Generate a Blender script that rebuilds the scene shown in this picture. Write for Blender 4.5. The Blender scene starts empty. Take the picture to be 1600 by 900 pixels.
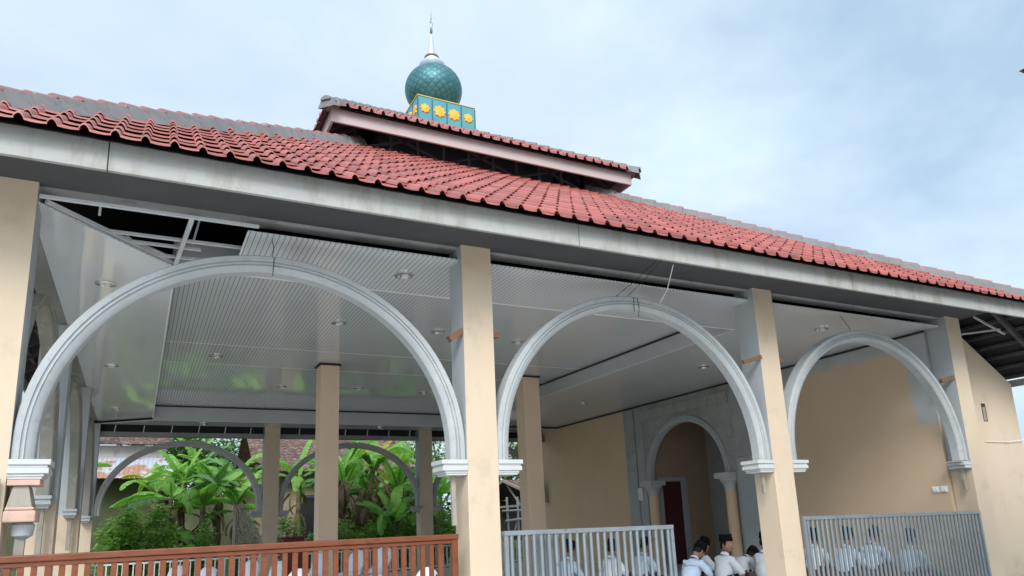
import bpy, bmesh, math, random
from mathutils import Vector, Matrix
SC = bpy.context.scene
COL = SC.collection
S = 0.65                      # metres per layout unit
CAMZ = 1.6
R = math.radians
pi = math.pi
CX, CY = 7.87, 19.7           # centre of the hall (layout units)
ZF = -1.75                    # hall floor (layout units, relative to eye height)
random.seed(7)

def U(p):
    return Vector((p[0]*S, p[1]*S, p[2]*S + CAMZ))

# ------------------------------------------------------------------ helpers
class MB:
    """collects shapes; build() links them as ONE mesh object"""
    def __init__(s, unit=True):
        s.v = []; s.f = []; s.m = []; s.unit = unit
    def add(s, vs, fs, mi=0):
        o = len(s.v); s.v += [Vector(v) for v in vs]
        for f in fs:
            s.f.append([o+i for i in f]); s.m.append(mi)
    def hexa(s, p, mi=0):
        s.add(p, [(0,3,2,1),(4,5,6,7),(0,1,5,4),(1,2,6,5),(2,3,7,6),(3,0,4,7)], mi)
    def box(s, x0, x1, y0, y1, z0, z1, mi=0, skip=()):
        p = [(x0,y0,z0),(x1,y0,z0),(x1,y1,z0),(x0,y1,z0),(x0,y0,z1),(x1,y0,z1),(x1,y1,z1),(x0,y1,z1)]
        F = {'-z':(0,3,2,1),'+z':(4,5,6,7),'-y':(0,1,5,4),'+x':(1,2,6,5),'+y':(2,3,7,6),'-x':(3,0,4,7)}
        s.add(p, [F[k] for k in F if k not in skip], mi)
    def boxm(s, x0, x1, y0, y1, z0, z1, front, side):
        s.box(x0,x1,y0,y1,z0,z1,side,skip=('-y',)); s.add([(x0,y0,z0),(x1,y0,z0),(x1,y0,z1),(x0,y0,z1)],[(0,1,2,3)],front)
    def bar(s, a, b, w, h=None, mi=0, up=(0,0,1)):
        a = Vector(a); b = Vector(b); h = h or w
        d = (b-a).normalized(); u = Vector(up)
        if abs(d.dot(u)) > .98: u = Vector((0,1,0))
        r = d.cross(u).normalized(); u = r.cross(d)
        q = [r*w/2*i + u*h/2*j for i, j in ((-1,-1),(1,-1),(1,1),(-1,1))]
        s.hexa([a+q[0],a+q[1],a+q[2],a+q[3],b+q[0],b+q[1],b+q[2],b+q[3]], mi)
    def tube(s, pts, rad, n=8, mi=0, cap=True):
        pts = [Vector(p) for p in pts]
        if not hasattr(rad,'__len__'): rad = [rad]*len(pts)
        o = len(s.v); last = None
        for i, p in enumerate(pts):
            d = (pts[min(i+1,len(pts)-1)]-pts[max(i-1,0)]).normalized()
            u = last if last is not None else (Vector((1,0,0)) if abs(d.x) < .9 else Vector((0,1,0)))
            u = (u - d*u.dot(d)).normalized(); last = u; w = d.cross(u)
            for k in range(n):
                a = 2*pi*k/n
                s.v.append(p + (u*math.cos(a)+w*math.sin(a))*rad[i])
        for i in range(len(pts)-1):
            for k in range(n):
                s.f.append([o+i*n+k, o+i*n+(k+1)%n, o+(i+1)*n+(k+1)%n, o+(i+1)*n+k]); s.m.append(mi)
        if cap:
            s.f.append([o+k for k in range(n)][::-1]); s.m.append(mi)
            s.f.append([o+(len(pts)-1)*n+k for k in range(n)]); s.m.append(mi)
    def lathe(s, prof, c=(0,0,0), n=24, mi=0, axis='z', close=True):
        o = len(s.v); c = Vector(c)
        for r, z in prof:
            for k in range(n):
                a = 2*pi*k/n
                s.v.append(c + Vector((r*math.cos(a), r*math.sin(a), z)))
        for i in range(len(prof)-1):
            for k in range(n):
                s.f.append([o+i*n+k, o+i*n+(k+1)%n, o+(i+1)*n+(k+1)%n, o+(i+1)*n+k]); s.m.append(mi)
        if close:
            s.f.append([o+k for k in range(n)][::-1]); s.m.append(mi)
            s.f.append([o+(len(prof)-1)*n+k for k in range(n)]); s.m.append(mi)
    def build(s, name, mats, parent=None, smooth=None, bevel=0, local=False):
        me = bpy.data.meshes.new(name)
        vs = [U(v) for v in s.v] if s.unit else s.v
        if parent is not None and not local:
            root = parent
            while root.parent: root = root.parent
            vs = [v - root.location for v in vs]
        me.from_pydata([tuple(v) for v in vs], [], s.f)
        if not isinstance(mats, (list, tuple)): mats = [mats]
        for m in mats: me.materials.append(m)
        me.polygons.foreach_set('material_index', s.m)
        if smooth is not None:
            me.polygons.foreach_set('use_smooth', [True]*len(s.f))
            me.update()
            if smooth < 180: me.set_sharp_from_angle(angle=R(smooth))
        me.update()
        ob = bpy.data.objects.new(name, me); COL.objects.link(ob)
        if parent is not None: ob.parent = parent
        if bevel:
            b = ob.modifiers.new('bevel','BEVEL'); b.width = bevel; b.segments = 2; b.limit_method = 'ANGLE'
        return ob

def tag(o, label=None, cat=None, group=None, kind=None):
    if label: o['label'] = label
    if cat: o['category'] = cat
    if group: o['group'] = group
    if kind: o['kind'] = kind
    return o
def empty(name, loc, label, cat, group=None, rz=0):
    o = bpy.data.objects.new(name, None); COL.objects.link(o)
    o.location = loc; o.rotation_euler = (0,0,rz); o.empty_display_size = .2
    return tag(o, label, cat, group)
def copy_tree(o, parent=None):
    c = o.copy(); COL.objects.link(c)
    if parent is not None: c.parent = parent
    for ch in [x for x in COL.objects if x.parent == o]: copy_tree(ch, c)
    return c

# ------------------------------------------------------------------ materials
def new_mat(name):
    m = bpy.data.materials.new(name); m.use_nodes = True
    nt = m.node_tree; b = nt.nodes['Principled BSDF']
    return m, nt, b
def nd(nt, t, **kw):
    n = nt.nodes.new(t)
    for k, v in kw.items(): setattr(n, k, v)
    return n
def lk(nt, a, b): nt.links.new(a, b)
def mixc(nt, fac, a, b, blend='MIX'):
    n = nd(nt, 'ShaderNodeMix', data_type='RGBA', blend_type=blend)
    for sock, val in ((n.inputs[0], fac), (n.inputs[6], a), (n.inputs[7], b)):
        if hasattr(val, 'is_linked') or hasattr(val, 'links'): lk(nt, val, sock)
        elif isinstance(val, (int, float)): sock.default_value = val
        else: sock.default_value = (*val, 1) if len(val) == 3 else val
    return n.outputs[2]
def noise(nt, scale, detail=4, rough=.55, vec=None, stretch=None, dist=0):
    tc = nd(nt, 'ShaderNodeTexCoord')
    v = vec or tc.outputs['Object']
    if stretch:
        mp = nd(nt, 'ShaderNodeMapping'); lk(nt, v, mp.inputs[0]); mp.inputs[3].default_value = stretch; v = mp.outputs[0]
    n = nd(nt, 'ShaderNodeTexNoise'); lk(nt, v, n.inputs['Vector'])
    n.inputs['Scale'].default_value = scale; n.inputs['Detail'].default_value = detail
    n.inputs['Roughness'].default_value = rough; n.inputs['Distortion'].default_value = dist
    return n.outputs['Fac']
def ramp(nt, fac, a, b, ca=(0,0,0), cb=(1,1,1)):
    r = nd(nt, 'ShaderNodeValToRGB'); lk(nt, fac, r.inputs[0])
    r.color_ramp.elements[0].position = a; r.color_ramp.elements[1].position = b
    r.color_ramp.elements[0].color = (*ca,1); r.color_ramp.elements[1].color = (*cb,1)
    return r.outputs[0]
def bump(nt, b, h, strength=.3, dist=.01):
    n = nd(nt, 'ShaderNodeBump'); lk(nt, h, n.inputs['Height']); n.inputs['Strength'].default_value = strength
    n.inputs['Distance'].default_value = dist; lk(nt, n.outputs[0], b.inputs['Normal'])
def surf(name, c1, c2, scale=1.5, rough=.75, c3=None, s3=9, t3=(.55,.7), bmp=.15, bs=60, stretch=None, metal=0, spec=.5, island=0, s3stretch=None):
    m, nt, b = new_mat(name)
    col = mixc(nt, ramp(nt, noise(nt, scale, 5, .6, stretch=stretch), .3, .7), c1, c2)
    if c3: col = mixc(nt, ramp(nt, noise(nt, s3, 6, .65, stretch=s3stretch), *t3), col, c3)
    if island:
        g = nd(nt, 'ShaderNodeNewGeometry')
        hs = nd(nt, 'ShaderNodeHueSaturation'); lk(nt, col, hs.inputs['Color'])
        mr = nd(nt, 'ShaderNodeMapRange'); lk(nt, g.outputs['Random Per Island'], mr.inputs[0])
        mr.inputs[3].default_value = 1-island; mr.inputs[4].default_value = 1+island
        lk(nt, mr.outputs[0], hs.inputs['Value']); col = hs.outputs[0]
    lk(nt, col, b.inputs['Base Color']); b.inputs['Roughness'].default_value = rough
    b.inputs['Metallic'].default_value = metal; b.inputs['Specular IOR Level'].default_value = spec
    if bmp: bump(nt, b, noise(nt, bs, 3, .6, stretch=stretch), bmp, .004)
    return m

M = {}
M['beige'] = surf('beige_paint', (.605,.48,.355), (.545,.425,.31), .7, .8, (.45,.36,.275), 2.6, (.56,.76), .25, 40)
M['inner'] = surf('inner_column_lifted_beige', (.80,.595,.44), (.74,.54,.395), .8, .75, (.60,.46,.34), 4, (.62,.8), .12, 60)  # beige lightened to make up for dim light on the inner columns
M['ochre'] = surf('ochre_paint', (.74,.535,.365), (.68,.48,.32), .8, .75, (.60,.45,.29), 4, (.62,.8), .12, 90)
M['cement'] = surf('raw_cement', (.42,.44,.455), (.36,.375,.39), 1.3, .85, (.27,.275,.28), 6, (.62,.75), .3, 50)
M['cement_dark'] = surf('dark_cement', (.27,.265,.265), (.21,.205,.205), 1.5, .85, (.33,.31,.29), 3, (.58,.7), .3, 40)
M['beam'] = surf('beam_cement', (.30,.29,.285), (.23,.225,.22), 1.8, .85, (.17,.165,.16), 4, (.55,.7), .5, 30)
M['arch'] = surf('cast_arch_cement', (.43,.445,.45), (.36,.375,.38), 2.5, .8, (.34,.35,.35), 20, (.55,.70), .4, 55)
M['arch_old'] = surf('weathered_arch_cement', (.30,.285,.25), (.22,.21,.19), 2, .85, (.38,.36,.32), 5, (.58,.7), .3, 45)
M['arch_back'] = surf('grey_arch_cement', (.37,.365,.36), (.31,.305,.30), 2, .85, None, bmp=.3, bs=45)
M['capital'] = surf('capital_cement', (.52,.53,.515), (.45,.455,.445), 3, .75, (.42,.41,.38), 8, (.6,.75), .2, 60)
M['fascia'] = surf('fascia_board', (.39,.385,.365), (.33,.325,.31), 1.4, .7, (.27,.25,.21), 2.2, (.50,.70), .6, 22, stretch=(1,6,9), s3stretch=(2.2,2.2,.7))
M['fascia_up'] = surf('upper_fascia_red_bounce', (.47,.375,.36), (.42,.335,.32), 1.2, .6, (.42,.30,.28), 3, (.62,.78), .1, 40)  # pink in the colour carries red reflected from the tiles
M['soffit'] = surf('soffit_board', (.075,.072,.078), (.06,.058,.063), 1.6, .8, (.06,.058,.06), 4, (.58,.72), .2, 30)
M['tile'] = surf('red_glazed_tile', (.385,.102,.083), (.30,.076,.062), .9, .40, (.19,.085,.07), 6, (.55,.70), .15, 50, island=.24)
M['tile_up'] = surf('weathered_red_tile', (.40,.13,.11), (.33,.10,.085), 1.1, .5, (.33,.24,.21), 6, (.55,.68), .1, 60, island=.15)
M['mortar'] = surf('ridge_mortar', (.20,.193,.193), (.15,.145,.147), 2.5, .85, (.13,.12,.118), 9, (.56,.68), .4, 40)
M['capred'] = surf('ridge_cap_red', (.30,.115,.105), (.25,.13,.12), 3, .55, (.34,.29,.28), 8, (.55,.66), .2, 50)
M['deck'] = surf('roof_underside', (.035,.033,.038), (.025,.024,.03), 2, .9, None, bmp=0)  # near-black colour carries the shade under tiles and eaves
M['attic'] = surf('attic_dark', (.075,.075,.09), (.06,.06,.075), 2, .9, None, bmp=0)  # dark colour stands for the lack of light inside the upper roof
M['truss'] = surf('dark_truss', (.11,.10,.115), (.085,.08,.09), 2, .7, None, bmp=0)  # coloured dark for the shade of the upper storey
M['rafter'] = surf('dark_rafter', (.105,.088,.088), (.075,.063,.064), 4, .8, (.16,.12,.10), 5, (.6,.72), .2, 30)
M['galv'] = surf('galvanised_steel', (.62,.65,.68), (.52,.55,.58), 5, .42, (.40,.42,.45), 12, (.6,.75), .05, 60, metal=.55)
M['furring'] = surf('zinc_furring', (.62,.64,.67), (.54,.56,.59), 5, .5, None, bmp=0)
M['gate'] = surf('galvanised_gate', (.24,.27,.288), (.185,.21,.225), 3, .5, (.115,.125,.13), 14, (.58,.72), .08, 60, metal=.2)
M['wood'] = surf('brown_wood', (.22,.11,.05), (.16,.078,.035), 4, .65, (.17,.08,.04), 12, (.6,.72), .2, 40, stretch=(1,1,5))
M['rail'] = surf('varnished_wood', (.20,.05,.013), (.13,.03,.008), 5, .42, (.11,.024,.01), 9, (.58,.72), .15, 40, stretch=(1.2,1.2,5), island=.14)
M['plank'] = surf('grey_plank', (.34,.30,.25), (.27,.24,.20), 5, .85, (.20,.17,.14), 10, (.56,.7), .25, 40, stretch=(4,4,1))
M['pink'] = surf('pink_formwork', (.58,.37,.29), (.50,.31,.25), 6, .8, (.40,.30,.26), 12, (.55,.7), .3, 50)
M['white'] = surf('white_plastic', (.78,.78,.77), (.74,.74,.73), 3, .4, None, bmp=0)
M['chrome'] = surf('bright_metal', (.75,.75,.75), (.70,.70,.70), 3, .18, None, bmp=0, metal=1)
M['black'] = surf('black_paint', (.02,.02,.022), (.015,.015,.018), 3, .6, None, bmp=0)
M['maroon'] = surf('maroon_door', (.085,.018,.022), (.065,.014,.018), 2, .45, None, bmp=.05)
M['floor'] = surf('floor_tiles', (.74,.725,.70), (.69,.675,.65), .8, .22, None, bmp=0)
M['paper'] = surf('paper', (.72,.72,.78), (.68,.68,.74), 6, .8, None, bmp=0)
M['red'] = surf('dark_red_cabinet', (.12,.014,.012), (.10,.012,.01), 3, .5, None, bmp=0)

# ceiling panels: glossy PVC strips with grooves along one axis
def pvc(name, axis, col, groove, pitch, rough=.07, vary=.0):
    m, nt, b = new_mat(name)
    tc = nd(nt, 'ShaderNodeTexCoord'); sp = nd(nt, 'ShaderNodeSeparateXYZ'); lk(nt, tc.outputs['Object'], sp.inputs[0])
    d = nd(nt, 'ShaderNodeMath', operation='DIVIDE'); lk(nt, sp.outputs[axis], d.inputs[0]); d.inputs[1].default_value = pitch
    fr = nd(nt, 'ShaderNodeMath', operation='FRACT'); lk(nt, d.outputs[0], fr.inputs[0])
    ce = nd(nt, 'ShaderNodeMath', operation='FLOOR'); lk(nt, d.outputs[0], ce.inputs[0])
    wn = nd(nt, 'ShaderNodeTexWhiteNoise', noise_dimensions='1D'); lk(nt, ce.outputs[0], wn.inputs['W'])
    g = ramp(nt, fr.outputs[0], .10, .20, (1,1,1), (0,0,0))
    base = mixc(nt, wn.outputs['Value'], tuple(c*(1-vary) for c in col), tuple(c*(1+vary) for c in col))
    c = mixc(nt, g, base, groove)
    lk(nt, c, b.inputs['Base Color']); b.inputs['Roughness'].default_value = rough; b.inputs['Specular IOR Level'].default_value = 1.0
    lo = noise(nt, .9, 2, .5)
    ad = nd(nt, 'ShaderNodeMath', operation='MULTIPLY_ADD'); lk(nt, g, ad.inputs[0]); ad.inputs[1].default_value = -.12; lk(nt, lo, ad.inputs[2])
    bump(nt, b, ad.outputs[0], .12, .02)
    return m
M['pvc_y'] = pvc('pvc_strips_lengthwise', 0, (.63,.645,.67), (.21,.215,.23), .053)
M['pvc_x'] = pvc('pvc_strips_crosswise', 1, (.64,.655,.68), (.46,.47,.49), .053)
M['pvc_p'] = pvc('pvc_plain_panel', 0, (.60,.61,.635), (.47,.48,.50), .066)
M['pvc_drop'] = surf('pvc_drop_board', (.52,.53,.56), (.48,.49,.52), 1, .2, None, bmp=0)

# wall with bare cement band under the ceiling and near the front pillar
def patchy_wall():
    m, nt, b = new_mat('patchy_ochre_wall')
    tc = nd(nt, 'ShaderNodeTexCoord'); sp = nd(nt, 'ShaderNodeSeparateXYZ'); lk(nt, tc.outputs['Object'], sp.inputs[0])
    paint = mixc(nt, ramp(nt, noise(nt, .8, 5), .3, .7), (.62,.465,.325), (.55,.405,.275))
    cem = mixc(nt, ramp(nt, noise(nt, 2, 5), .3, .7), (.46,.475,.475), (.38,.40,.40))
    n = noise(nt, 3.6, 8, .72)
    def edge(sock, val, wob, sign):
        a = nd(nt, 'ShaderNodeMath', operation='MULTIPLY_ADD'); lk(nt, n, a.inputs[0]); a.inputs[1].default_value = wob; lk(nt, sock, a.inputs[2])
        g = nd(nt, 'ShaderNodeMapRange'); lk(nt, a.outputs[0], g.inputs[0])
        g.inputs[1].default_value = val-.075; g.inputs[2].default_value = val+.075
        g.inputs[3].default_value = 0 if sign > 0 else 1; g.inputs[4].default_value = 1 if sign > 0 else 0
        return g.outputs[0]
    top = edge(sp.outputs[2], CAMZ+3.86*S+.10, .25, 1)
    fr_ = edge(sp.outputs[1], (11.15-CY)*S+.1, .3, -1)
    hi = edge(sp.outputs[2], CAMZ+2.0*S+.1, .3, 1)
    mu = nd(nt, 'ShaderNodeMath', operation='MULTIPLY'); lk(nt, fr_, mu.inputs[0]); lk(nt, hi, mu.inputs[1])
    mx = nd(nt, 'ShaderNodeMath', operation='MAXIMUM'); lk(nt, top, mx.inputs[0]); lk(nt, mu.outputs[0], mx.inputs[1])
    lk(nt, mixc(nt, mx.outputs[0], paint, cem), b.inputs['Base Color']); b.inputs['Roughness'].default_value = .75
    bump(nt, b, noise(nt, 70, 3), .15, .004)
    return m
M['patchy'] = patchy_wall()

# carved portal cement: pale scroll lines
def carved():
    m, nt, b = new_mat('carved_cement')
    base = mixc(nt, ramp(nt, noise(nt, 2, 5), .3, .7), (.36,.36,.35), (.28,.28,.275))
    v = noise(nt, 6, 1, .4, dist=2.2)
    w = nd(nt, 'ShaderNodeMath', operation='PINGPONG'); lk(nt, v, w.inputs[0]); w.inputs[1].default_value = .06
    l = ramp(nt, w.outputs[0], .0, .016, (1,1,1), (0,0,0))
    zone = ramp(nt, noise(nt, 1.1, 2), .40, .5)
    mu = nd(nt, 'ShaderNodeMath', operation='MULTIPLY'); lk(nt, l, mu.inputs[0]); lk(nt, zone, mu.inputs[1])
    lk(nt, mixc(nt, mu.outputs[0], base, (.66,.66,.64)), b.inputs['Base Color'])
    b.inputs['Roughness'].default_value = .85
    bump(nt, b, mu.outputs[0], .5, .01)
    return m
M['carved'] = carved()
M['pcem'] = surf('portal_cement', (.40,.40,.395), (.32,.32,.315), 1.6, .85, (.25,.25,.25), 5, (.58,.72), .3, 40)

def dome_mat():
    m, nt, b = new_mat('teal_lattice_dome')
    uv = nd(nt, 'ShaderNodeTexCoord'); sp = nd(nt, 'ShaderNodeSeparateXYZ'); lk(nt, uv.outputs['UV'], sp.inputs[0])
    def diag(sg):
        a = nd(nt, 'ShaderNodeMath', operation='MULTIPLY'); lk(nt, sp.outputs[0], a.inputs[0]); a.inputs[1].default_value = 22
        c = nd(nt, 'ShaderNodeMath', operation='MULTIPLY_ADD'); lk(nt, sp.outputs[1], c.inputs[0]); c.inputs[1].default_value = 8*sg; lk(nt, a.outputs[0], c.inputs[2])
        f = nd(nt, 'ShaderNodeMath', operation='FRACT'); lk(nt, c.outputs[0], f.inputs[0])
        p = nd(nt, 'ShaderNodeMath', operation='PINGPONG'); lk(nt, f.outputs[0], p.inputs[0]); p.inputs[1].default_value = .5
        fl = nd(nt, 'ShaderNodeMath', operation='FLOOR'); lk(nt, c.outputs[0], fl.inputs[0])
        return p.outputs[0], fl.outputs[0]
    p1, f1 = diag(1); p2, f2 = diag(-1)
    mn = nd(nt, 'ShaderNodeMath', operation='MINIMUM'); lk(nt, p1, mn.inputs[0]); lk(nt, p2, mn.inputs[1])
    line = ramp(nt, mn.outputs[0], .045, .075, (1,1,1), (0,0,0))
    ad = nd(nt, 'ShaderNodeMath', operation='MULTIPLY_ADD'); lk(nt, f1, ad.inputs[0]); ad.inputs[1].default_value = 17.3; lk(nt, f2, ad.inputs[2])
    wn = nd(nt, 'ShaderNodeTexWhiteNoise', noise_dimensions='1D'); lk(nt, ad.outputs[0], wn.inputs['W'])
    cell = mixc(nt, wn.outputs['Value'], (.042,.145,.155), (.075,.205,.215))
    lk(nt, mixc(nt, line, cell, (.035,.10,.12)), b.inputs['Base Color'])
    b.inputs['Roughness'].default_value = .46; b.inputs['Metallic'].default_value = .5
    bump(nt, b, mn.outputs[0], .5, .02)
    return m
M['dome'] = dome_mat()
M['teal'] = surf('teal_panel', (.085,.29,.32), (.07,.25,.285), 2, .35, (.12,.32,.34), 6, (.6,.75), 0)
M['tealdark'] = surf('dark_teal_joint', (.03,.11,.13), (.025,.09,.11), 2, .4, None, bmp=0)
M['yellow'] = surf('yellow_flower', (.80,.42,.045), (.74,.36,.03), 6, .45, None, bmp=0)
M['trim'] = surf('pale_yellow_trim', (.62,.46,.16), (.56,.41,.13), 6, .5, None, bmp=0)
M['pale'] = surf('pale_dome_metal', (.52,.56,.64), (.45,.50,.58), 3, .4, None, bmp=0, metal=.25)
M['finial'] = surf('grey_finial', (.30,.34,.36), (.25,.28,.30), 3, .4, None, bmp=0, metal=.5)
M['gold'] = surf('bronze_ring', (.24,.21,.18), (.16,.14,.12), 3, .35, None, bmp=0, metal=.7)

# ------------------------------------------------------------------ camera
cam = bpy.data.cameras.new('camera'); co = bpy.data.objects.new('camera', cam); COL.objects.link(co)
cam.sensor_width = 36; cam.lens = 1120/1600*36; cam.shift_y = 116/1600; cam.clip_start = .05; cam.clip_end = 2000
r_ = Vector((.889519,-.454873,-.04297)); d_ = Vector((.062361,.214037,-.974833)); f_ = Vector((.452622,.864453,.218756))
mt = Matrix.Identity(4)
for i in range(3):
    mt[i][0] = r_[i]; mt[i][1] = -d_[i]; mt[i][2] = -f_[i]
mt.translation = (0,0,CAMZ)
co.matrix_world = mt
SC.camera = co

# ------------------------------------------------------------------ setting
g = MB(False); g.add([(-400,-400,0),(400,-400,0),(400,400,0),(-400,400,0)], [(0,1,2,3)])
M['ground'] = surf('garden_soil', (.22,.19,.135), (.17,.16,.095), .25, .95, (.10,.14,.05), .6, (.5,.62), .4, 8)
tag(g.build('ground', M['ground']), kind='structure')
g = MB(False); g.add([(-14,-18,.004),(26,-18,.004),(26,5.9,.004),(-14,5.9,.004)], [(0,1,2,3)])
M['yard'] = surf('concrete_yard', (.68,.665,.64), (.62,.605,.58), .5, .85, (.52,.505,.48), 2, (.62,.75), .2, 30)  # unseen yard, paled and extended left to bounce light into the hall
tag(g.build('yard', M['yard']), kind='structure')

# ------------------------------------------------------------------ the mosque
mosque = empty('mosque', (CX*S, CY*S, 0), 'open arched prayer hall with red tiled two-tier roof and green lattice dome', 'mosque')
P = mosque
fl = MB(); fl.box(-2.1,17.65,9.75,30.1,(-CAMZ)/S,ZF); fl.box(17.65,20.3,10.5,29.5,(-CAMZ)/S,ZF)
fl.build('floor', M['floor'], P, bevel=.01)

COLX = [(-1.87,-1.35),(4.40,4.92),(10.78,11.30),(17.09,17.64)]
SPR = 0.97
def column(x0,x1,y0,y1,ztop,split=True,all_grey=False):
    c = MB()
    if split:
        c.box(x0,x1,y0,y1,ZF,.72,0,skip=('+z',))
        c.boxm(x0,x1,y0,y1,.72,ztop,0 if not all_grey else 1,1)
    else:
        c.box(x0,x1,y0,y1,ZF,ztop,0)
    return c.build('column', [M['beige'], M['cement']], P, bevel=.006)
for x0,x1 in COLX: column(x0,x1,10.0,10.52,4.44)
YS = [16.1,22.8,29.2]
for y in YS[:2]: column(-1.87,-1.35,y,y+.52,4.2,True,True)
for i,(x0,x1) in enumerate(COLX[:3]):
    column(x0-(.12 if i else 0),x1-(.06 if i else 0),29.3,29.82,4.1,True, i == 0)
for x0,x1 in ((4.37,4.90),(10.84,11.43)):
    column(x0,x1,20.0,20.55,4.60,False).data.materials[0] = M['inner']
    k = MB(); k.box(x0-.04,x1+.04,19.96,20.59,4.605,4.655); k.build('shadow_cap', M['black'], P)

# arches ------------------------------------------------------------
PROF = [(0,.25),(0,.015),(.012,0),(.082,0),(.089,.022),(.101,.022),(.108,0),(.130,.0),(.137,.022),(.149,.022),(.156,.0),(.163,.004),(.208,.026),(.232,.06),(.235,.24),(.22,.25)]
def arch(a0, a1, zs, ztop, pos, axis, mat, name='arch', prof=PROF, n=56, stilt=.16, flip=1):
    """sweep the moulded section along a half ellipse between a0 and a1"""
    m = MB(); ce = (a0+a1)/2; hw = (a1-a0)/2
    path = []
    rise = ztop-zs-stilt
    path.append((-1, 0, None)); 
    rows = []
    ths = [pi - pi*i/n for i in range(n+1)]
    seq = [('s', pi, zs)] + [('a', t, 0) for t in ths] + [('s', 0, zs)]
    for kind, t, z in seq:
        row = []
        for d, dep in prof:
            if kind == 's':
                x = ce + math.cos(t)*(hw-d); zz = zs
            else:
                x = ce + math.cos(t)*(hw-d); zz = zs+stilt + math.sin(t)*(rise-d)
            row.append((x, pos+dep*flip, zz) if axis == 'x' else (pos+dep*flip, x, zz))
        rows.append(row)
    k = len(prof); vs = [p for r in rows for p in r]; fs = []
    for i in range(len(rows)-1):
        for j in range(k):
            fs.append((i*k+j, i*k+(j+1)%k, (i+1)*k+(j+1)%k, (i+1)*k+j))
    fs.append(tuple(range(k))); fs.append(tuple((len(rows)-1)*k+j for j in range(k))[::-1])
    m.add(vs, fs)
    return m.build(name, mat, P, smooth=32)
def capital(xc, side, y0=9.97, y1=10.43, z1=.965, mat=None, axis='x', lo=True):
    m = MB()
    for w, za, zb, dy in ((.42,.90,.965,0),(.39,.865,.90,.02),(.405,.80,.865,.01),(.36,.765,.80,.03),(.34,.735,.765,.04)):
        a, b = (xc, xc+side*w) if side > 0 else (xc+side*w, xc)
        if axis == 'x': m.box(a,b,y0+dy,y1-dy,za+z1-.965,zb+z1-.965)
        else: m.box(y0+dy,y1-dy,a,b,za+z1-.965,zb+z1-.965)
    return m.build('capital', mat or M['capital'], P, bevel=.004)
# front arches
for (a0,a1,zt) in ((-1.345,4.395,3.845),(4.925,10.775,3.93),(11.305,17.085,3.83)):
    arch(a0,a1,SPR,zt,10.04,'x',M['arch'])
for (x,s_) in ((-1.35,1),(4.40,-1),(4.92,1),(10.78,-1),(11.30,1)): capital(x,s_)
# broken last capital
m = MB(); m.box(16.80,17.09,9.99,10.4,.86,.93); m.box(16.86,17.09,10.0,10.4,.79,.855); m.box(16.72,17.09,10.02,10.36,.935,.955)
m.build('broken_capital', M['capital'], P, bevel=.004)
# back arches: darker cement colour carries their backlit look against the garden
PB = [(0,.26),(0,0),(.09,0),(.10,.03),(.17,.03),(.20,.06),(.21,.26)]
for (a0,a1) in ((-1.35,4.28),(4.86,10.75),(11.24,16.95)):
    arch(a0,a1,.86,3.54,29.36,'x',M['arch_back'],prof=PB)
for (x,s_) in ((4.28,-1),(4.86,1),(10.76,-1),(11.24,1)): capital(x,s_,29.3,29.7,.86,M['arch_back'])
# left side arches, seen nearly edge-on
for (b0,b1) in ((10.52,16.1),(16.62,22.8),(23.32,29.3)):
    arch(b0,b1,.86,3.84,-1.42,'y',M['arch_old'],prof=PB,flip=-1)
for (y,s_) in ((16.1,-1),(16.62,1),(22.8,-1),(23.32,1),(29.3,-1),(10.52,1)): capital(y,s_,-1.74,-1.40,.86,M['arch'],axis='y')
# crown cracks: dark expansion joints at the top of the arches
for (xc,zt) in ((1.5,3.845),(7.8,3.93)):
    k = MB(); k.bar((xc,10.035,zt-.30),(xc+.015,10.035,zt-.01),.009,.006); k.build('crown_joint', M['black'], P)

# beams --------------------------------------------------------------
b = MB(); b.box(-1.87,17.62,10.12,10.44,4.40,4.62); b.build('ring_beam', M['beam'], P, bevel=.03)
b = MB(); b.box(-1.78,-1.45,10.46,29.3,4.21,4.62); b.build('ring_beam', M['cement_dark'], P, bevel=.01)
b = MB(); b.box(-1.87,17.0,29.45,29.75,3.68,3.84); b.box(-1.87,17.0,29.78,29.86,3.84,4.6,1); b.build('ring_beam', [M['cement_dark'],M['black']], P)  # black backing sheet paints the darkness above the beam
h = MB()
x = -.9
while x < 16.8:
    h.bar((x,29.44,3.83),(x+.03,29.44,4.08),.03); x += .93
h.build('ceiling_hanger', M['galv'], P)['kind'] = 'stuff'

# ceilings -----------------------------------------------------------
ZC, ZT = 4.2, 4.65
def plate(m, poly, z0, z1, mi=0):
    n = len(poly); m.add([(x,y,z0) for x,y in poly]+[(x,y,z1) for x,y in poly],
        [tuple(range(n))[::-1], tuple(range(n,2*n))]+[(i,(i+1)%n,n+(i+1)%n,n+i) for i in range(n)], mi)
c = MB(); plate(c, [(-1.45,10.03),(.3,12.0),(.3,28.2),(-1.45,29.45)], ZC, ZC+.03); cl = c.build('border_ceiling', M['pvc_x'], P)
c = MB(); plate(c, [(1.16,10.14),(17.0,10.14),(17.0,12.0),(1.16,12.0)], ZC, ZC+.03); cf = c.build('border_ceiling', M['pvc_y'], P)
c = MB(); plate(c, [(.302,28.2),(17.0,28.2),(17.0,29.44),(-1.43,29.44)], ZC-.1, ZC-.07); cb = c.build('border_ceiling', M['pvc_p'], P)
c = MB(); plate(c, [(12.2,12.002),(17.0,12.002),(17.0,28.19),(12.2,28.19)], ZC, ZC+.03); cr = c.build('border_ceiling', M['pvc_p'], P)
c = MB(); plate(c, [(.32,12.02),(12.18,12.02),(12.18,28.18),(.32,28.18)], ZT, ZT+.03); ct = c.build('tray_ceiling', M['pvc_y'], P)
d = MB()
d.box(12.203,12.24,12.02,28.2,ZC+.032,ZT-.02); d.box(.3,12.2,28.203,28.24,ZC-.1,ZT-.02)
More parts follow.
